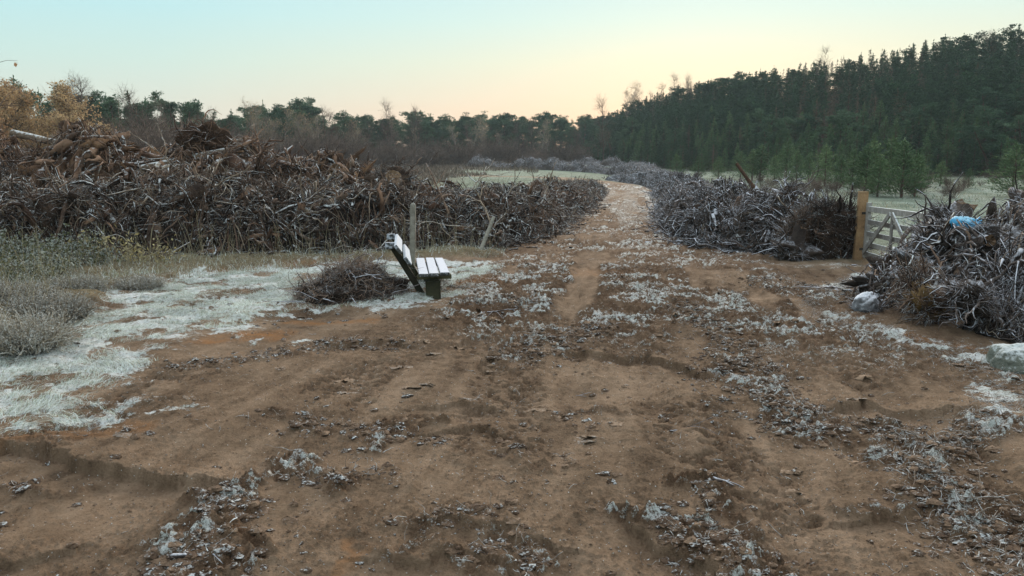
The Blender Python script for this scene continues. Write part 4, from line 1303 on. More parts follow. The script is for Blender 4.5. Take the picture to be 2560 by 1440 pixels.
# fibrous root plate beside the bench
g = Geo()
bv, bq = blob((0.66, 0.42, 0.36), 14, 60, 36, 0.50, 2.6)
bv[:, 2] = bv[:, 2] * np.where(bv[:, 0] < 0, 0.95 + bv[:, 0] * 0.8, 1.0) + 0.02
mound = mesh_np('root_ball', bv, bq, M_soil)
rp = G(866, 752)
rootp = thing('root_clump', 'dark hairy root clump lying on the frosted grass beside the bench', 'root clump', (rp[0], rp[1] + 0.15, 0.06), (0, 0, 0.1), 1.1)
link('root_ball', mound, rootp)
bvn = nrm(bv)
ii = rng.integers(0, len(bv), 7500)
Pn = bv[ii] * 0.97
keep = Pn[:, 2] > -0.05
Pn, dn = Pn[keep], bvn[ii][keep]
n = len(Pn)
g.add(*tubes(walks(Pn, dn * 0.7 + rng.normal(0, 0.55, (n, 3)) + [0.1, 0, -0.15], rl(n, 0.08, 0.34), 6, 0.45, 0.16), taper(rl(n, 0.0015, 0.006), 6, 0.3), 4))
n2 = 130
ii = rng.integers(0, len(bv), n2)
g.add(*tubes(walks(bv[ii] * 0.95, bvn[ii] + rng.normal(0, 0.7, (n2, 3)), rl(n2, 0.25, 0.7), 8, 0.28, 0.08), taper(rl(n2, 0.005, 0.016), 8, 0.2), 5), 1)
link('rootlets', g.mesh('rootlets', [M_root, M_root_rime]), rootp)

# sticks lying on the track
for (px, py, L, r, rz, lab) in [(1440, 968, 0.34, 0.008, -0.1, 'thin curved frosty twig alone on the smooth mud in the middle of the track'),
                                (2140, 878, 0.16, 0.010, -0.5, 'short dark stick on the mud in front of the nearest grey heap'),
                                (1700, 1080, 0.22, 0.006, 0.7, 'small frosty twig on the mud between the two rough patches'),
                                (1250, 785, 0.5, 0.012, -0.15, 'flat pale stick in the rough mud right of the bench'),
                                (470, 1395, 0.16, 0.014, 0.8, 'frosted splinter of wood in the rough patch at the bottom of the picture'),
                                (1810, 1205, 0.13, 0.013, -0.6, 'frosted chip of bark beside the hole in the mud'),
                                (2160, 668, 0.5, 0.025, 0.1, 'frosted stick lying in front of the gate post')]:
    q = G(px, py)
    o = link('stick', branch_mesh(int(px), M_root_rime, 2, L, r, 0.14), None, (q[0] - L / 2 * math.cos(rz), q[1] - L / 2 * math.sin(rz), float(gz(q[0], q[1])) + r * 1.2), (random.uniform(0, 6), 0, rz))
    tag(o, lab, 'stick')

# ------------------------------------------------------------------ trees
def scots_pine(seed, H=11.0, crown0=0.42, spread=2.6, nq=46, mat=None, dens=1.0):
    global rng
    keep, rng = rng, np.random.default_rng(seed)
    tr = Geo()
    P = walks(np.zeros((1, 3)) - [0, 0, 0.3], np.array([[0, 0, 1.0]]), [H * 0.95 + 0.3], 12, 0.045)
    tr.add(*tubes(P, taper([0.17], 12, 0.25), 8))
    ends = []
    nb = int(19 * dens)
    for i in range(nb):
        t = crown0 + (0.97 - crown0) * (i + rng.random()) / nb
        j = t * 11
        a, f = int(j), j - int(j)
        p = P[0, a] * (1 - f) + P[0, min(a + 1, 11)] * f
        az_ = rng.uniform(0, 6.28)
        q = (t - crown0) / (1 - crown0)
        bl = spread * (0.45 + 0.75 * math.sin(min(q * 2.2 + 0.5, 2.9))) * rng.uniform(0.65, 1.1) * (1 - 0.45 * q)
        B = walks(p[None], np.array([[math.cos(az_), math.sin(az_), 0.15 + 0.6 * q]]), [bl], 6, 0.16)
        tr.add(*tubes(B, taper([0.055], 6, 0.25), 4))
        for k in (3, 4, 5):
            ends.append(B[0, k])
            ends.append(B[0, k] + rng.normal(0, 0.35, 3))
    ends.append(P[0, -1])
    E = np.array(ends)
    m = len(E)
    rad = rng.uniform(0.35, 0.75, (m, 1, 1))
    C = E[:, None] + nrm(rng.normal(0, 1, (m, nq, 3))) * rad * [1.15, 1.15, 0.6] * rng.random((m, nq, 1)) ** 0.4 + [0, 0, 0.12]
    D = nrm(C - E[:, None]) + rng.normal(0, 0.4, (m, nq, 3)) + [0, 0, 0.25]
    C, D = C.reshape(-1, 3), D.reshape(-1, 3)
    V, Q = cards(C, D, rng.uniform(0.22, 0.45, len(C)), rng.uniform(0.07, 0.15, len(C)))
    cr = mesh_np('crown', V, Q, mat or M_pine, False)
    tk = tr.mesh('trunk', M_bark_pine)
    rng = keep
    return [('trunk', tk), ('crown', cr)]


def conifer(seed, H=10.0, base=0.06, spread=1.7, mat=None, whorl=0.42, nbr=8, nq=11, ql=0.42, qw=0.10, up=0.25):
    global rng
    keep, rng = rng, np.random.default_rng(seed)
    tr = Geo()
    P = np.stack([rng.normal(0, 0.02, 9).cumsum(), rng.normal(0, 0.02, 9).cumsum(), np.linspace(-0.3, H, 9)], -1)[None]
    tr.add(*tubes(P, taper([H * 0.013 + 0.02], 9, 0.12), 6))
    Cs, Ds = [], []
    z = H * base
    while z < H * 0.985:
        q = z / H
        bl0 = spread * (1 - q) ** 0.75 * (0.75 + 0.5 * rng.random())
        nb_ = nbr if q < 0.8 else 5
        for i in range(nb_):
            a = rng.uniform(0, 6.28)
            bl = max(bl0 * rng.uniform(0.6, 1.1), 0.16)
            d = np.array([math.cos(a), math.sin(a), up + 0.5 * q + rng.normal(0, 0.12)])
            d /= np.linalg.norm(d)
            p = np.array([0, 0, z + rng.normal(0, 0.1)])
            if q < 0.75:
                B = np.stack([p, p + d * bl * 0.5, p + d * bl])[None]
                tr.add(*tubes(B, np.array([[0.018, 0.012, 0.006]]) * H / 8, 3))
            n = max(3, int(nq * (0.35 + bl / spread)))
            t = rng.uniform(0.15, 1.05, n) ** 0.8
            c = p + d * bl * t[:, None] + rng.normal(0, 0.07 + 0.05 * bl, (n, 3))
            Cs.append(c)
            Ds.append(d + rng.normal(0, 0.55, (n, 3)) + [0, 0, 0.35])
        z += whorl * rng.uniform(0.75, 1.25)
    n = 8
    Cs.append(np.stack([0 * np.arange(n), 0 * np.arange(n), np.linspace(H * 0.93, H * 1.03, n)], -1))
    Ds.append(np.array([0, 0, 1.0]) + rng.normal(0, 0.2, (n, 3)))
    C, D = np.concatenate(Cs), np.concatenate(Ds)
    V, Q = cards(C, D, ql * rng.uniform(0.7, 1.2, len(C)), qw * rng.uniform(0.7, 1.3, len(C)))
    cr = mesh_np('crown', V, Q, mat or M_spruce, False)
    tk = tr.mesh('trunk', M_bark_pine)
    rng = keep
    return [('trunk', tk), ('crown', cr)]


def broadleaf(seed, H=10.0, leaf=None, bark=None, nleaf=3800, spread=1.0, bare=False, n1=9, up=0.8, size=0.2, r0=0.16):
    global rng
    keep, rng = rng, np.random.default_rng(seed)
    tr = Geo()
    P = walks(np.zeros((1, 3)) - [0, 0, 0.3], np.array([[0, 0, 1.0]]), [H * 0.85 + 0.3], 10, 0.06)
    tr.add(*tubes(P, taper([r0], 10, 0.15), 7))
    jj = rng.integers(2, 10, n1 * 3)
    n = len(jj)
    a = rng.uniform(0, 6.28, n)
    D = np.stack([np.cos(a), np.sin(a), np.full(n, up) + rng.normal(0, 0.2, n)], -1)
    L1 = H * 0.33 * spread * (1.25 - jj / 10) * rng.uniform(0.7, 1.2, n)
    B = walks(P[0, jj], D, L1, 7, 0.14)
    tr.add(*tubes(B, taper(np.full(n, r0 * 0.33), 7, 0.2), 4))
    k2 = 5
    st = B[:, 2:7].reshape(-1, 3)
    st = np.repeat(st, 2, 0)
    m = len(st)
    D2 = np.repeat(np.repeat(nrm(B[:, -1] - B[:, 0]), 5, 0), 2, 0) + rng.normal(0, 0.65, (m, 3)) + [0, 0, 0.3]
    B2 = walks(st, D2, rng.uniform(0.5, 1.3, m) * H / 9, 5, 0.2)
    tr.add(*tubes(B2, taper(np.full(m, r0 * 0.10), 5, 0.3), 3))
    st3 = np.repeat(B2[:, 2:5].reshape(-1, 3), 2, 0)
    m3 = len(st3)
    B3 = walks(st3, rng.normal(0, 0.6, (m3, 3)) + np.repeat(np.repeat(nrm(B2[:, -1] - B2[:, 0]), 3, 0), 2, 0) + [0, 0, 0.25], rng.uniform(0.25, 0.8, m3) * H / 9, 4, 0.2)
    tr.add(*tubes(B3, taper(np.full(m3, r0 * 0.05), 4, 0.4), 3))
    parts = [('trunk', tr.mesh('trunk', bark or M_bark_birch))]
    if leaf is not None:
        T = np.concatenate([B3.reshape(-1, 3), B2[:, 2:].reshape(-1, 3)])
        C = T[rng.integers(0, len(T), nleaf)] + rng.normal(0, 0.16, (nleaf, 3))
        V, Q = cards(C, rng.normal(0, 1, (nleaf, 3)) + [0, 0, -0.4], size * rng.uniform(0.6, 1.2, nleaf), size * 0.65 * rng.uniform(0.6, 1.2, nleaf))
        parts.append(('crown', mesh_np('crown', V, Q, leaf, False)))
    rng = keep
    return parts


def shrub(seed, H=2.6, W=1.5, n=26, mat=None, r=0.016):
    global rng
    keep, rng = rng, np.random.default_rng(seed)
    g = Geo()
    a = rng.uniform(0, 6.28, n)
    D = np.stack([np.cos(a) * W / H, np.sin(a) * W / H, np.full(n, 1.1)], -1) * rng.uniform(0.5, 1.2, (n, 1)) + [0, 0, 0.3]
    B = walks(np.stack([np.cos(a), np.sin(a), 0 * a], -1) * 0.15, D, H * rng.uniform(0.6, 1.1, n), 7, 0.14)
    g.add(*tubes(B, taper(np.full(n, r), 7, 0.3), 3))
    st = np.repeat(B[:, 2:].reshape(-1, 3), 4, 0)
    m = len(st)
    d2 = np.repeat(np.repeat(nrm(B[:, -1] - B[:, 0]), 5, 0), 4, 0) + rng.normal(0, 0.6, (m, 3))
    g.add(*tubes(walks(st, d2, H * rng.uniform(0.12, 0.4, m), 4, 0.2), taper(np.full(m, r * 0.6), 4, 0.4), 3))
    me = g.mesh('stems', mat or M_twig)
    rng = keep
    return me


def pol(a, d):
    return d * math.sin(a), d * math.cos(a)


PINES = [scots_pine(500 + i, 11, random.uniform(0.14, 0.42), random.uniform(2.2, 3.1)) for i in range(7)]
SPR = [conifer(600 + i, 10, 0.05, random.uniform(1.6, 2.5), up=random.uniform(0.1, 0.4)) for i in range(8)]
LAR = [conifer(650 + i, 10, 0.25, 1.5, M_larch, 0.5, 6, 7, 0.35, 0.05, 0.35) for i in range(3)]
YOUNG = [conifer(700 + i, 4.2, 0.10, random.uniform(1.25, 1.55), M_young, 0.26, 9, 16, 0.26, 0.05, 0.45) for i in range(5)]
BIRCH = [broadleaf(800 + i, 11, M_gold, M_bark_birch, 420, 0.55, n1=6, up=1.5, size=0.2, r0=0.12) for i in range(4)]
BARE = [broadleaf(820 + i, 11, None, M_twig, 0, 0.75, n1=8, up=1.2, r0=0.13) for i in range(4)]
GOLD = [broadleaf(840 + i, 9.5, M_gold if i % 2 else M_rust, M_twig, 6200, 1.15, n1=9, up=0.7, size=0.24, r0=0.2) for i in range(4)]
SHRUB = [shrub(860 + i, random.uniform(2.0, 3.2), random.uniform(1.2, 2.0)) for i in range(6)]
SHRUB_RED = [shrub(880 + i, 2.0, 1.6, 34, M_twig_red) for i in range(2)]
BIR0, PIN0 = 11.0, 11.0

# the hill wood on the right: nearest trees one by one, the rest one mass
spots = []
for i in range(60000):
    a = R(random.uniform(4.5, 42))
    e, ed, cr = hill_params(a)
    d = ed + random.uniform(0, 1) ** 0.8 * 85
    if d > cr + 8:
        continue
    x, y = pol(a, d)
    mind = 1.6 if d < ed + 10 else 2.1
    ok = True
    for (X, Y, *_) in spots[-4000:]:
        if (X - x) ** 2 + (Y - y) ** 2 < mind * mind:
            ok = False
            break
    if ok:
        spots.append((x, y, a, d, d - ed, d - cr))
    if len(spots) > 2300:
        break
spots.sort(key=lambda q: q[4])
mass = Geo()
massl = Geo()
nsing = 0
HW = {'front': 'dark conifer standing in the front edge of the hill wood on the right', 'in': 'dark conifer inside the hill wood on the right, behind its front edge',
      'l': 'brown bare larch among the dark conifers of the hill wood'}
for i, (x, y, a, d, dep, dcr) in enumerate(spots):
    z = bz(x, y) - 0.1
    hh = random.uniform(0.82, 1.02) * (0.34 + 0.32 * min(1, (dep + 1) / 22))
    if dcr > -22:
        hh *= random.choice([0.9, 1.0, 1.0, 1.05])
    a_d = math.degrees(a)
    pine = random.random() < 0.10 and dep > 4
    larch = random.random() < (0.40 if 19 < a_d < 29 and dep > 10 else 0.05)
    wsc = (0.36 + 0.68 * hh) * random.uniform(0.95, 1.35)
    if abs(a_d) < 38 and nsing < 280 and (dep < 40):
        nsing += 1
        parts = LAR[i % 3] if larch else PINES[i % 7] if pine else SPR[i % 8]
        place('larch' if larch else 'conifer', parts, HW['l'] if larch else HW['front' if dep < 6 else 'in'], 'larch' if larch else 'conifer', (x, y, z), (0, 0, random.uniform(0, 6.28)), (wsc, wsc, hh),
              'larches in the hill wood' if larch else 'conifers at the front of the hill wood' if dep < 6 else 'conifers inside the hill wood')
    else:
        src = (LAR[i % 3] if larch else PINES[i % 7] if pine else SPR[i % 8])[1][1]
        pk = 0.30 if pine and not larch else 0.5
        n = len(src.vertices)
        V = np.empty(n * 3, np.float32)
        src.vertices.foreach_get('co', V)
        V = V.reshape(-1, 4, 3)
        sel = rng.random(len(V)) < pk
        V = V[sel]
        cc = V.mean(1, keepdims=True)
        V = (cc + (V - cc) * 1.45).reshape(-1, 3) * [wsc, wsc, hh]
        cs, sn = math.cos(i), math.sin(i)
        V = np.stack([V[:, 0] * cs - V[:, 1] * sn + x, V[:, 0] * sn + V[:, 1] * cs + y, V[:, 2] + z], -1)
        (massl if larch else mass).add(V, np.arange(len(V)).reshape(-1, 4))
tag(link('conifer_wood', mass.mesh('conifer_wood', M_spruce, False)), 'mass of dark conifers rising up the hill behind the front trees', 'wood', None, 'stuff')
if massl.V:
    tag(link('larch_wood', massl.mesh('larch_wood', M_larch, False)), 'brown bare larches scattered through the upper part of the hill wood', 'wood', None, 'stuff')

# bare golden birches over the skyline at the low end of the hill
for (px, py, k) in [(1512, 245, 0), (1585, 200, 1), (1605, 215, 2), (1570, 225, 3), (1650, 205, 1), (1690, 185, 0), (1735, 178, 2), (1705, 200, 3), (2062, 118, 1), (1630, 240, 0), (2490, 70, 2)]:
    a, e = azel(px, py)
    ee, ed, cr = hill_params(a)
    d = cr - 8 if px > 1550 else 150
    x, y = pol(a, d)
    z = bz(x, y)
    h = (CAM_H + d * math.tan(e) - z) / 11.0
    h = min(max(h, 0.7), 1.5)
    big = px > 2000
    place('bare_birch', (BARE if k % 2 == 0 or big else BIRCH)[k], 'thin bare birch rising above the hill wood skyline' if big else 'thin golden birch showing above the low end of the hill wood', 'birch', (x, y, z), (0, 0, random.uniform(0, 6)), (h * 0.9, h * 0.9, h),
          'bare birches on the hill skyline' if big else 'golden birches at the low end of the hill')

# the wood across the back, from the golden trees on the left to the hill
TL = np.array([azel(*p) for p in [(-500, 200), (0, 200), (100, 205), (235, 238), (330, 238), (440, 242), (510, 282), (560, 268), (640, 262), (700, 250), (770, 257), (860, 288), (1000, 290),
                                  (1100, 283), (1250, 292), (1400, 290), (1480, 297), (1600, 330)]])
DB = np.array([[R(-45), 66], [R(-36), 70], [R(-30), 82], [R(-24), 98], [R(-16), 125], [R(-8), 155], [R(0), 175], [R(8), 190]])
backm = Geo()


def add_copy(geo, src, x, y, z, rz, wd, s, keep=0.8):
    V = np.empty(len(src.vertices) * 3, np.float32)
    src.vertices.foreach_get('co', V)
    V = V.reshape(-1, 4, 3)
    V = V[rng.random(len(V)) < keep].reshape(-1, 3) * [wd, wd, s]
    cs, sn = math.cos(rz), math.sin(rz)
    V = np.stack([V[:, 0] * cs - V[:, 1] * sn + x, V[:, 0] * sn + V[:, 1] * cs + y, V[:, 2] + z], -1)
    geo.add(V, np.arange(len(V)).reshape(-1, 4))


LAB = {0: ('tall round headed dark pine in the front row of the wood across the back', 'pines in the front row of the back wood'),
       1: ('dark pine in the second row of the wood across the back', 'pines in the second row of the back wood'),
       2: ('dark pine deep in the wood across the back', 'pines deep in the back wood')}
for rowi, (dd, st, hs) in enumerate([(0, 2.3, 0.92), (6, 2.3, 1.06), (13, 2.2, 1.08), (18, 1.9, 1.0)]):
    a = R(-30.5 if rowi == 0 else -38)
    while a < R(7.5):
        D0 = np.interp(a, DB[:, 0], DB[:, 1])
        d = D0 + dd + random.uniform(-2, 2)
        x, y = pol(a, d)
        z = bz(x, y) - 0.1
        e = np.interp(a, TL[:, 0], TL[:, 1])
        h = (CAM_H + d * math.tan(e) - z) * hs * random.uniform(0.80, 1.05)
        s = h / 11.3
        wd = s * random.uniform(1.0, 1.4)
        if rowi > 1:
            if rowi == 3:
                add_copy(backm, SPR[int(a * 999) % 8][1][1], x, y, z, d, wd * 1.25, s * 1.1)
            else:
                add_copy(backm, PINES[int(a * 999) % 7][1][1], x, y, z, d, wd, s)
        elif random.random() < 0.93:
            place('pine_tree', random.choice(PINES), LAB[rowi][0], 'pine', (x, y, z), (0, 0, random.uniform(0, 6.28)), (wd, wd, s), LAB[rowi][1])
        a += st / d * random.uniform(0.7, 1.5)
tag(link('pine_wood', backm.mesh('pine_wood', M_pine, False)), 'dark mass of pines closing the back of the wood across the picture', 'wood', None, 'stuff')
# birches in front of the dark pines
for (px, py, k, lf) in [(540, 285, 0, 0), (632, 262, 1, 1), (650, 255, 2, 1), (645, 300, 3, 1), (800, 290, 1, 1), (970, 262, 0, 0), (965, 285, 2, 0), (1035, 275, 1, 0), (1050, 285, 3, 0), (590, 290, 2, 0), (780, 300, 0, 1),
                        (480, 300, 1, 1), (1180, 305, 2, 0), (1330, 300, 1, 0), (1370, 345, 3, 1), (880, 310, 3, 0), (410, 300, 0, 0), (700, 300, 2, 0), (1290, 310, 0, 0), (1440, 305, 2, 0)]:
    a, e = azel(px, py)
    d = np.interp(a, DB[:, 0], DB[:, 1]) - 6
    x, y = pol(a, d)
    z = bz(x, y)
    h = (CAM_H + d * math.tan(e) - z) / 10.4
    place('birch_tree', (BIRCH if lf else BARE)[k], 'slim birch with golden leaves standing before the dark pines at the back' if lf else 'bare slim birch with pale trunk standing before the dark pines at the back', 'birch', (x, y, z), (0, 0, random.uniform(0, 6)),
          (h * 0.8, h * 0.8, h), 'golden birches before the back wood' if lf else 'bare birches before the back wood')
for i in range(34):
    a = R(random.uniform(-29, 5))
    d = np.interp(a, DB[:, 0], DB[:, 1]) - random.uniform(2, 9)
    x, y = pol(a, d)
    e = np.interp(a, TL[:, 0], TL[:, 1])
    h = (CAM_H + d * math.tan(e) - bz(x, y)) / 10.4 * random.uniform(0.62, 0.95)
    lf = random.random() < 0.55
    place('birch_tree', (BIRCH if lf else BARE)[i % 4], 'slim birch with golden leaves standing before the dark pines at the back' if lf else 'bare slim birch with pale trunk standing before the dark pines at the back', 'birch', (x, y, bz(x, y)), (0, 0, random.uniform(0, 6)),
          (h * 0.95, h * 0.95, h), 'golden birches before the back wood' if lf else 'bare birches before the back wood')
# bare trees between the pines on the left
for (px, py, k) in [(330, 236, 0), (345, 240, 2), (190, 205, 1), (215, 212, 3), (160, 208, 2), (395, 262, 1)]:
    a, e = azel(px, py)
    d = np.interp(a, DB[:, 0], DB[:, 1]) - 3
    x, y = pol(a, d)
    z = bz(x, y)
    h = (CAM_H + d * math.tan(e) - z) / 10.4
    place('bare_tree', BARE[k], 'leafless mauve brown tree between the golden trees and the back pines', 'bare tree', (x, y, z), (0, 0, k), (h * 1.15, h * 1.15, h), 'leafless trees left of the back pines')
# golden trees at the left
for (px, py, k, dd) in [(-60, 205, 1, -8), (20, 203, 1, -8), (85, 200, 0, -6), (150, 222, 1, -8), (60, 250, 1, -14), (205, 300, 0, -14), (-20, 262, 0, -15), (130, 275, 1, -15), (-140, 210, 0, -6), (180, 262, 0, -8)]:
    a, e = azel(px, py)
    d = np.interp(a, DB[:, 0], DB[:, 1]) + dd
    x, y = pol(a, d)
    z = bz(x, y)
    h = (CAM_H + d * math.tan(e) - z) / 9.4
    low = py > 240
    place('autumn_tree', GOLD[(k + 2 * (px % 3 == 0)) % 4], 'lower golden brown tree in front of the taller golden trees on the left' if low else 'tall tree with golden brown autumn leaves at the left end of the back wood', 'autumn tree', (x, y, z), (0, 0, px), (h * 1.1, h * 1.1, h),
          'low golden trees on the left' if low else 'tall golden trees on the left')
# bare scrub at the foot of the back wood
n_s = 0
for i in range(210):
    px = random.uniform(300, 1500)
    a, _ = azel(px, 400)
    d = np.interp(a, DB[:, 0], DB[:, 1]) - random.uniform(3, 26)
    x, y = pol(a, d)
    if pl_dist(np.array([x]), np.array([y]), [R_FAR.p[i_, :2] for i_ in range(4)])[0][0] < 3:
        continue
    red = (660 < px < 790) and random.random() < 0.6
    s = random.uniform(0.8, 1.9) if not red else random.uniform(0.9, 1.3)
    o = link('bare_shrub', SHRUB_RED[i % 2] if red else SHRUB[i % 6], None, (x, y, bz(x, y)), (0, 0, random.uniform(0, 6.28)), (s * 1.2, s * 1.2, s))
    tag(o, 'dark red leafless shrub at the foot of the back wood' if red else 'brown leafless shrub at the foot of the back wood', 'shrub', 'red shrubs below the back wood' if red else 'brown shrubs below the back wood')

# young pines on the frosted clearing
yl = 'young green pine standing by itself on the frosted clearing in front of the hill wood'
for i, (px, py, top) in enumerate([(2160, 487, 362), (2195, 492, 395), (2252, 495, 352), (2100, 470, 385), (1990, 462, 372), (2295, 478, 385), (2530, 492, 358), (2130, 482, 372), (2178, 484, 345), (2285, 492, 372), (2222, 482, 338), (2060, 466, 362), (1965, 458, 352), (2020, 462, 378), (1880, 452, 372), (1935, 455, 385), (1850, 450, 378), (1795, 448, 390), (1745, 446, 388),
                                   (1900, 452, 360), (2050, 458, 380), (2420, 470, 420), (1690, 445, 385), (2600, 500, 330), (2350, 466, 400)]):
    a, e0 = azel(px, py)
    ds = np.linspace(30, 110, 400)
    gzs = base_z(ds * math.sin(a), ds * math.cos(a))
    ee = np.arctan2(gzs - CAM_H, ds)
    j = int(np.argmin(np.abs(ee - e0)))
    d = ds[j]
    x, y = pol(a, d)
    _, e1 = azel(px, top)
    h = (CAM_H + d * math.tan(e1) - gzs[j]) / 4.25
    w_ = h * random.uniform(1.35, 1.8)
    front = px in (2160, 2195, 2252, 2530, 2600, 2130, 2178, 2285, 2222)
    place('young_pine', YOUNG[i % 5], 'young green pine with bare lower stem on the frosted clearing behind the gate' if front else 'small young pine at the near edge of the hill wood beyond the grey heap', 'young pine', (x, y, gzs[j] - 0.05), (0, 0, i),
          (w_, w_, h), 'young pines on the clearing' if front else 'young pines at the edge of the hill wood')
# scrub on the clearing
for i in range(46):
    px = random.uniform(1800, 2560)
    py = random.uniform(452, 500)
    a, e0 = azel(px, py)
    ds = np.linspace(28, 110, 300)
    ee = np.arctan2(base_z(ds * math.sin(a), ds * math.cos(a)) - CAM_H, ds)
    d = ds[int(np.argmin(np.abs(ee - e0)))]
    x, y = pol(a, d)
    s = random.uniform(0.18, 0.45)
    tag(link('bare_shrub', SHRUB[i % 6], None, (x, y, bz(x, y)), (0, 0, i), (s * 1.3, s * 1.3, s)), 'small dead shrub on the frosted clearing', 'shrub', 'dead shrubs on the clearing')

# overhanging tree at the left, only its outer twigs reach into the picture
tw = broadleaf(991, 7.5, M_rust, M_twig, 900, 1.0, n1=8, up=0.6, size=0.10, r0=0.12)
tp = on_ray(5, 150, 11.0)
place('overhanging_tree', tw, 'tree outside the picture at the left whose rusty leaf tips reach in beside the sky', 'tree', (tp.x - 3.35, tp.y, bz(tp.x - 3.35, tp.y)), (0, 0, 2.2))

# ------------------------------------------------------------------ bushes, grass, ground litter
def leafy_bush(name, label, cat, c, rx, ry, h, nst, nlf, mleaf, ls, seed, mst=None, group=None):
    global rng
    keep, rng = rng, np.random.default_rng(seed)
    t = thing(name, label, cat, (c[0], c[1], float(base_z(c[0], c[1])) + 0.02), group=group)
    a = rng.uniform(0, 6.28, nst)
    rr = rng.random(nst) ** 0.5
    P0 = np.stack([np.cos(a) * rr * rx * 0.7, np.sin(a) * rr * ry * 0.7, 0 * a], -1)
    D = np.stack([np.cos(a) * rr * 0.5, np.sin(a) * rr * 0.5, np.full(nst, 1.0)], -1)
    B = walks(P0, D, h * rng.uniform(0.55, 1.25, nst), 8, 0.18, 0.05)
    g = Geo()
    g.add(*tubes(B, taper(rl(nst, 0.003, 0.008), 8, 0.3), 4))
    link('stems', g.mesh('stems', mst or M_twig), t)
    T = B[:, 2:].reshape(-1, 3)
    C = T[rng.integers(0, len(T), nlf)] + rng.normal(0, 0.035, (nlf, 3))
    V, Q = cards(C, rng.normal(0, 1, (nlf, 3)), ls * rng.uniform(0.5, 1.3, nlf), ls * 0.6 * rng.uniform(0.5, 1.3, nlf))
    link('leaves', mesh_np('leaves', V, Q, mleaf, False), t)
    rng = keep
    return t


leafy_bush('bramble_bush', 'grey green bramble bush at the left edge in front of the dark heap', 'bush', (-8.3, 12.9), 1.5, 0.8, 0.66, 220, 8500, M_bramble, 0.055, 1)
leafy_bush('bramble_bush', 'low grey green bramble at the left edge, in front of the taller bramble', 'bush', (-7.7, 11.4), 1.0, 0.7, 0.50, 200, 5500, M_bramble, 0.05, 2)
leafy_bush('bramble_bush', 'bramble with pale yellow leaves against the dark heap', 'bush', (-7.65, 13.75), 0.55, 0.35, 0.62, 60, 330, M_yellow, 0.085, 3)
leafy_bush('bramble_bush', 'smaller bramble with yellow green leaves just right of the pale yellow one', 'bush', (-6.75, 13.7), 0.4, 0.3, 0.5, 40, 260, M_yellow, 0.075, 4)
for i, (px, py, rx, h, lab) in enumerate([(40, 880, 0.60, 0.50, 'grey heather bush nearest the camera at the left edge'), (130, 800, 0.55, 0.42, 'grey brown heather bush behind the nearest one'),
                                          (30, 770, 0.6, 0.45, 'heather bush at the left edge below the bramble'), (190, 735, 0.5, 0.32, 'low heather beside the frosted grass, in front of the yellow bramble'),
                                          (350, 722, 0.42, 0.2, 'small dark heather tuft on the frosted grass')]):
    q = G(px, py)
    leafy_bush('heather_bush', lab, 'heather', q, rx, rx * 0.7, h * 0.72, 800, 6500, M_heather, 0.024, 20 + i, M_scrub)


def scatter_poly(poly, n, zone=None):
    P = np.array(poly)
    lo, hi = P.min(0), P.max(0)
    out = []
    tot = 0
    while tot < n:
        q = rng.uniform(lo, hi, (n * 2, 2))
        q = q[poly_sd(q[:, 0], q[:, 1], poly) > -0.02]
        out.append(q)
        tot += len(q)
    return np.concatenate(out)[:n]


VIS_L = gp((-150, 1130), (300, 1045), (230, 985), (420, 890), (400, 840), (600, 815), (760, 772), (1140, 760), (1260, 668), (1000, 664), (560, 686), (-150, 800))
q = scatter_poly(VIS_L, 170000)
fr, cl, og, vg, lz = masks(q[:, 0], q[:, 1])
keepq = (rng.random(len(q)) < fr * sstep(0.36, 0.60, fbm(q[:, 0] * 3.3, q[:, 1] * 3.3, 4, 96) + 0.06))
q = q[keepq]
n = len(q)
P = np.stack([q[:, 0], q[:, 1], gz(q[:, 0], q[:, 1]) - 0.005], -1)
fl = fbm(q[:, 0] * 1.3, q[:, 1] * 1.3, 3, 97) * 6.28 * 2
ln = np.stack([np.cos(fl), np.sin(fl), 0 * fl], -1) * rng.uniform(0.5, 1.5, (n, 1)) + rng.normal(0, 0.45, (n, 3)) * [1, 1, 0]
V, Q = blades(P, rl(n, 0.03, 0.11, 1.3), rng.uniform(0.0025, 0.006, n), ln, None, 1.4)
tag(link('frosted_grass', mesh_np('frosted_grass', V, Q, [M_frostgrass, M_drygrass, M_greengrass], False, np.repeat(rng.choice([0, 0, 0, 0, 0, 1, 2], n), 3))), 'short flattened grass white with frost left of the bench', 'grass', None, 'stuff')

# verge of longer dry and green grass along the dark heap
q = scatter_poly(gp((-200, 760), (260, 735), (560, 690), (820, 668), (1100, 652), (1260, 640), (1260, 622), (1000, 626), (600, 640), (-200, 650)), 22000)
n = len(q)
P = np.stack([q[:, 0], q[:, 1], gz(q[:, 0], q[:, 1]) - 0.01], -1)
V, Q = blades(P, rl(n, 0.04, 0.22, 2.2), rng.uniform(0.004, 0.009, n), rng.normal(0, 0.5, (n, 3)) * [1, 1, 0], None, 0.7)
mi = np.repeat((fbm(q[:, 0] * 1.2, q[:, 1] * 1.2, 3, 98) + rng.normal(0, 0.12, n) > 0.46).astype(int), 3)
mi = np.where(np.repeat(rng.random(n) < 0.42, 3), 2, mi)
tag(link('verge_grass', mesh_np('verge_grass', V, Q, [M_drygrass, M_greengrass, M_frostgrass], False, mi)), 'longer dry and green grass growing along the foot of the dark heap', 'grass', None, 'stuff')
g = Geo()
q = scatter_poly(gp((-150, 900), (260, 740), (560, 680), (1240, 640), (1240, 615), (600, 640), (-150, 650)), 900)
n = len(q)
P = np.stack([q[:, 0], q[:, 1], gz(q[:, 0], q[:, 1])], -1)
g.add(*tubes(walks(P, rng.normal(0, 0.18, (n, 3)) + [0, 0, 1], rl(n, 0.25, 0.95), 6, 0.09), np.full((n, 6), 0.0035) * np.linspace(1, 0.5, 6), 3))
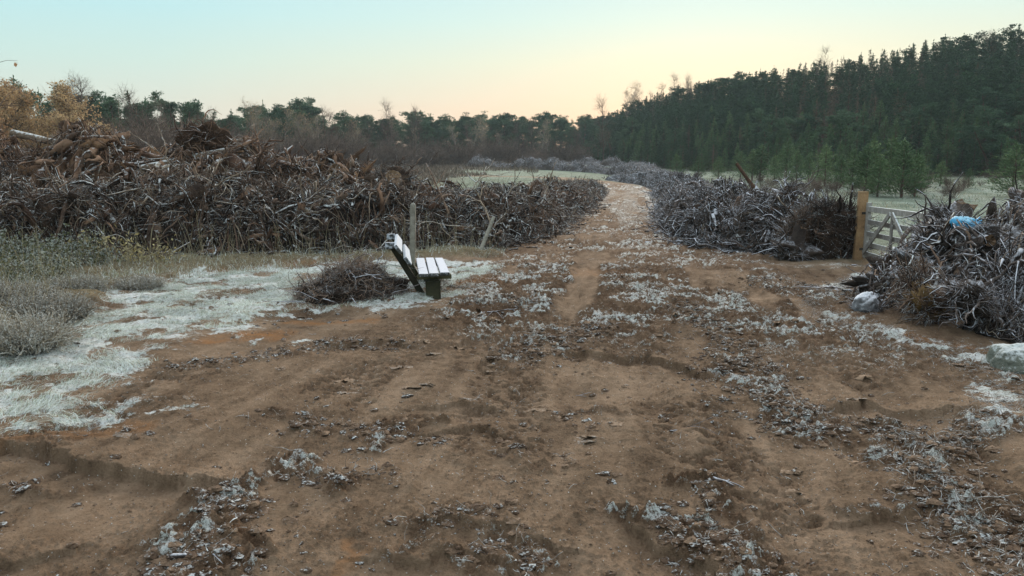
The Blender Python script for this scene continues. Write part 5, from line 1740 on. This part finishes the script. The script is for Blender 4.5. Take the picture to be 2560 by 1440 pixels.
tag(link('dead_stalks', g.mesh('dead_stalks', M_drygrass)), 'thin dead stalks standing up before the dark heap', 'stalks', None, 'stuff')

# far grass tussocks on the clearing and meadow
n = 26000
a = rng.uniform(R(-12), R(38), n)
d = rng.uniform(26, 95, n)
x, y = d * np.sin(a), d * np.cos(a)
td, _ = pl_dist(x, y, TRACK)
e_, ed_, cr_ = hill_params(a)
ok = (td > 5) & (d < ed_ + 1) & ((x > 5) | (d > 40)) & (fbm(x / 2.5, y / 2.5, 3, 99) > 0.47)
x, y = x[ok], y[ok]
n = len(x)
V, Q = blades(np.stack([x, y, base_z(x, y) - 0.02], -1), rl(n, 0.08, 0.40, 1.6), rng.uniform(0.02, 0.06, n), rng.normal(0, 0.5, (n, 3)) * [1, 1, 0], None, 0.8)
tag(link('clearing_grass', mesh_np('clearing_grass', V, Q, [M_farturf, M_drygrass], False, np.repeat((rng.random(n) > 0.80).astype(int), 3))), 'frosted tussocky grass on the clearing and meadow beyond the heaps', 'grass', None, 'stuff')
# brown dead heath below the back wood
n = 52000
a = rng.uniform(R(-36), R(2), n)
d = rng.uniform(34, 150, n)
D0 = np.interp(a, DB[:, 0], DB[:, 1])
x, y = d * np.sin(a), d * np.cos(a)
ok = (d < D0) & (fbm(x / 5, y / 5, 3, 101) > 0.40) & ((d > 55 + 45 * sstep(R(-9), R(0), a)))
x, y = x[ok], y[ok]
n = len(x)
V, Q = blades(np.stack([x, y, base_z(x, y) - 0.02], -1), rl(n, 0.25, 1.1, 1.7), rng.uniform(0.04, 0.14, n), rng.normal(0, 0.4, (n, 3)) * [1, 1, 0], None, 0.6)
tag(link('dead_heath', mesh_np('dead_heath', V, Q, M_heath_far, False)), 'brown dead heath growing between the heaps and the back wood', 'heath', None, 'stuff')

# clods and torn root fibres on the track
pts = []
for p, wd, am in CLODS:
    for s0, s1 in zip(p[:-1], p[1:]):
        L = np.hypot(*(s1 - s0))
        n = int(L * wd * 5200 * am) + 4
        t_ = rng.random((n, 1))
        pts.append(s0 + (s1 - s0) * t_ + rng.normal(0, wd * 0.62, (n, 2)))
q = np.concatenate(pts)
q2 = np.stack([rng.uniform(-5, 6.5, 9000), rng.uniform(2.6, 14, 9000)], -1)
q2 = q2[fbm(q2[:, 0] * 0.9, q2[:, 1] * 0.9, 3, 77) > 0.53]
q = np.concatenate([q, q2])
q3 = np.stack([rng.uniform(-4.2, 4.8, 16000), 2.7 + 5.5 * rng.random(16000) ** 1.5], -1)
fsel = fbm(q[:, 0] * 5, q[:, 1] * 5, 2, 84) + rng.normal(0, 0.1, len(q)) > 0.44
q = q[fsel]
n = len(q)
sv, sq = blob((1, 1, 0.55), 3, 8, 5, 0.6, 1.6)
size = rl(n, 0.003, 0.034, 3.6)
q = np.concatenate([q, q3])
size = np.concatenate([size, rl(len(q3), 0.0015, 0.006, 2)])
n = len(q)
rot = rng.uniform(0, 6.28, n)
cs, sn = np.cos(rot)[:, None], np.sin(rot)[:, None]
b0 = sv[None] * (1 + rng.normal(0, 0.20, (n, len(sv), 1)))
Vx = (b0[..., 0] * cs - b0[..., 1] * sn) * size[:, None] * rng.uniform(0.8, 1.5, (n, 1))
Vy = (b0[..., 0] * sn + b0[..., 1] * cs) * size[:, None]
V = np.stack([Vx + q[:, :1], Vy + q[:, 1:2], b0[..., 2] * size[:, None] * 0.9 + (gz(q[:, 0], q[:, 1]) + size * 0.1)[:, None]], -1).reshape(-1, 3)
Q = (sq[None] + (np.arange(n) * len(sv))[:, None, None]).reshape(-1, 4)
M_clod = wood('mud_clod', (0.035, 0.021, 0.013), (0.105, 0.067, 0.044), (0.22, 0.15, 0.10), frost=0.8, lo=0.60, scale=12, fscale=60)
tag(link('mud_clods', mesh_np('mud_clods', V, Q, M_clod, False)), 'frosty clods of churned mud lying in patches on the track', 'clods', None, 'stuff')

sel = rng.random(len(q)) < np.where(np.arange(len(q)) < len(q) - len(q3), 0.30, 0.02)
qf = np.concatenate([q[sel], np.stack([rng.uniform(-5, 6, 500), rng.uniform(2.6, 13, 500)], -1)])
fp = []
for p, wd, am in FROST_LINES[:4]:
    for s0, s1 in zip(p[:-1], p[1:]):
        k_ = int(np.hypot(*(s1 - s0)) * 420) + 3
        fp.append(s0 + (s1 - s0) * rng.random((k_, 1)) + rng.normal(0, wd * 0.75, (k_, 2)))
qf = np.concatenate([qf] + fp)
n = len(qf)
P = np.stack([qf[:, 0], qf[:, 1], gz(qf[:, 0], qf[:, 1]) + 0.006], -1)
M_fibre = wood('frosted_fibre', (0.04, 0.027, 0.019), (0.13, 0.095, 0.07), (0.27, 0.21, 0.165), frost=0.75, lo=0.30, fscale=40)
g = Geo()
kk = rng.integers(0, n, 130)
g.add(*tubes(walks(P[kk] + [0, 0, 0.004], rng.normal(0, 1, (130, 3)) * [1, 1, 0.06], rl(130, 0.06, 0.30), 7, 0.25, 0.03), knob(taper(rl(130, 0.0015, 0.005), 7, 0.4)), 5))
g.add(*tubes(walks(P, rng.normal(0, 1, (n, 3)) * [1, 1, 0.28] + [0, 0, 0.12], rl(n, 0.02, 0.13), 5, 0.45, 0.05), taper(rl(n, 0.0009, 0.0034), 5, 0.4), 4))
tag(link('root_fibres', g.mesh('root_fibres', M_fibre)), 'torn frosty root fibres and chips scattered over the mud', 'fibres', None, 'stuff')

# frozen crust: thin curled lips of mud, hollow on the side towards the track's near end
arcs = []
for pl, am in LEDGES[1:]:
    if am > 0.5:
        pl = np.array(pl)
        seg = np.concatenate([[0], np.cumsum(np.hypot(*(pl[1:] - pl[:-1]).T))])
        m_ = max(8, int(seg[-1] / 0.02))
        t_ = np.linspace(0, seg[-1], m_)
        arcs.append((np.stack([np.interp(t_, seg, pl[:, 0]), np.interp(t_, seg, pl[:, 1])], -1), am * 0.22))
for i in range(130):
    c = np.array([rng.uniform(-3.2, 4.6), rng.uniform(2.9, 10.5)])
    if c[1] < 3.9 or fbm(c[:1] * 0.8 + 3.3, c[1:] * 0.8, 4, 75)[0] < 0.50:
        continue
    L = rng.uniform(0.05, 0.24) * (0.5 + c[1] * 0.05)
    t_ = np.linspace(-0.5, 0.5, max(10, int(L / 0.012)))
    rz = rng.normal(0, 0.35)
    xx, yy = t_ * L, -(t_ * 2) ** 2 * L * rng.uniform(-0.1, 0.25)
    arcs.append((c + np.stack([xx * math.cos(rz) - yy * math.sin(rz), xx * math.sin(rz) + yy * math.cos(rz)], -1), rng.uniform(0.005, 0.015)))
g = Geo()
for i, (c, h) in enumerate(arcs):
    m_ = len(c)
    s_ = np.arange(m_) * 0.35
    c = c + np.stack([fbm(s_ * 0.7 + i * 9, s_ * 0, 3, 5) - 0.5, fbm(s_ * 0.7, s_ * 0 + i * 5.3, 3, 6) - 0.5], -1) * 0.07
    t_ = np.gradient(c, axis=0)
    nn = nrm(np.stack([t_[:, 1], -t_[:, 0]], -1))
    if nn[:, 1].mean() > 0:
        nn = -nn
    prof = np.sin(np.linspace(0.02, math.pi - 0.02, m_)) ** 0.5 * (0.15 + 1.2 * sstep(0.28, 0.72, fbm(s_ * 1.1 + i * 3.7, s_ * 0, 4, 8, 0.65)))
    hh_ = h * prof
    z0 = gz(c[:, 0] - nn[:, 0] * 0.05, c[:, 1] - nn[:, 1] * 0.05)
    rows = []
    for off, up_ in ((-0.060, -0.10), (-0.034, 0.30), (-0.010, 0.80), (0.012, 1.0), (0.016, 0.80), (-0.002, 0.35), (-0.012, -0.9)):
        xy = c + nn * (off + up_ * 0.012)
        rows.append(np.concatenate([xy, (z0 + hh_ * up_)[:, None]], -1))
    g.add(np.stack(rows, 1).reshape(-1, 3), grid_quads(m_, 7))
M_crust = wood('mud_crust', (0.070, 0.046, 0.029), (0.155, 0.105, 0.068), (0.245, 0.172, 0.116), frost=0.3, lo=0.62, scale=5, fscale=70, rnd=0)
tag(link('mud_crust', g.mesh('mud_crust', M_crust)), 'thin curled edges of frozen mud standing up on the track', 'mud crust', None, 'stuff')

# ------------------------------------------------------------------ thin cold haze
bm = bmesh.new()
bmesh.ops.create_cube(bm, size=1)
bmesh.ops.scale(bm, vec=(900, 900, 60), verts=bm.verts)
hz = bpy.data.meshes.new('haze')
bm.to_mesh(hz)
bm.free()
mh = bpy.data.materials.new('haze')
mh.use_nodes = True
mh.node_tree.nodes.clear()
ho = mh.node_tree.nodes.new('ShaderNodeOutputMaterial')
hv = mh.node_tree.nodes.new('ShaderNodeVolumePrincipled')
hv.inputs['Color'].default_value = (0.75, 0.88, 0.95, 1)
hv.inputs['Density'].default_value = 0.0004
mh.node_tree.links.new(hv.outputs[0], ho.inputs['Volume'])
hz.materials.append(mh)
tag(link('haze', hz, None, (0, 100, 27)), kind='stuff')
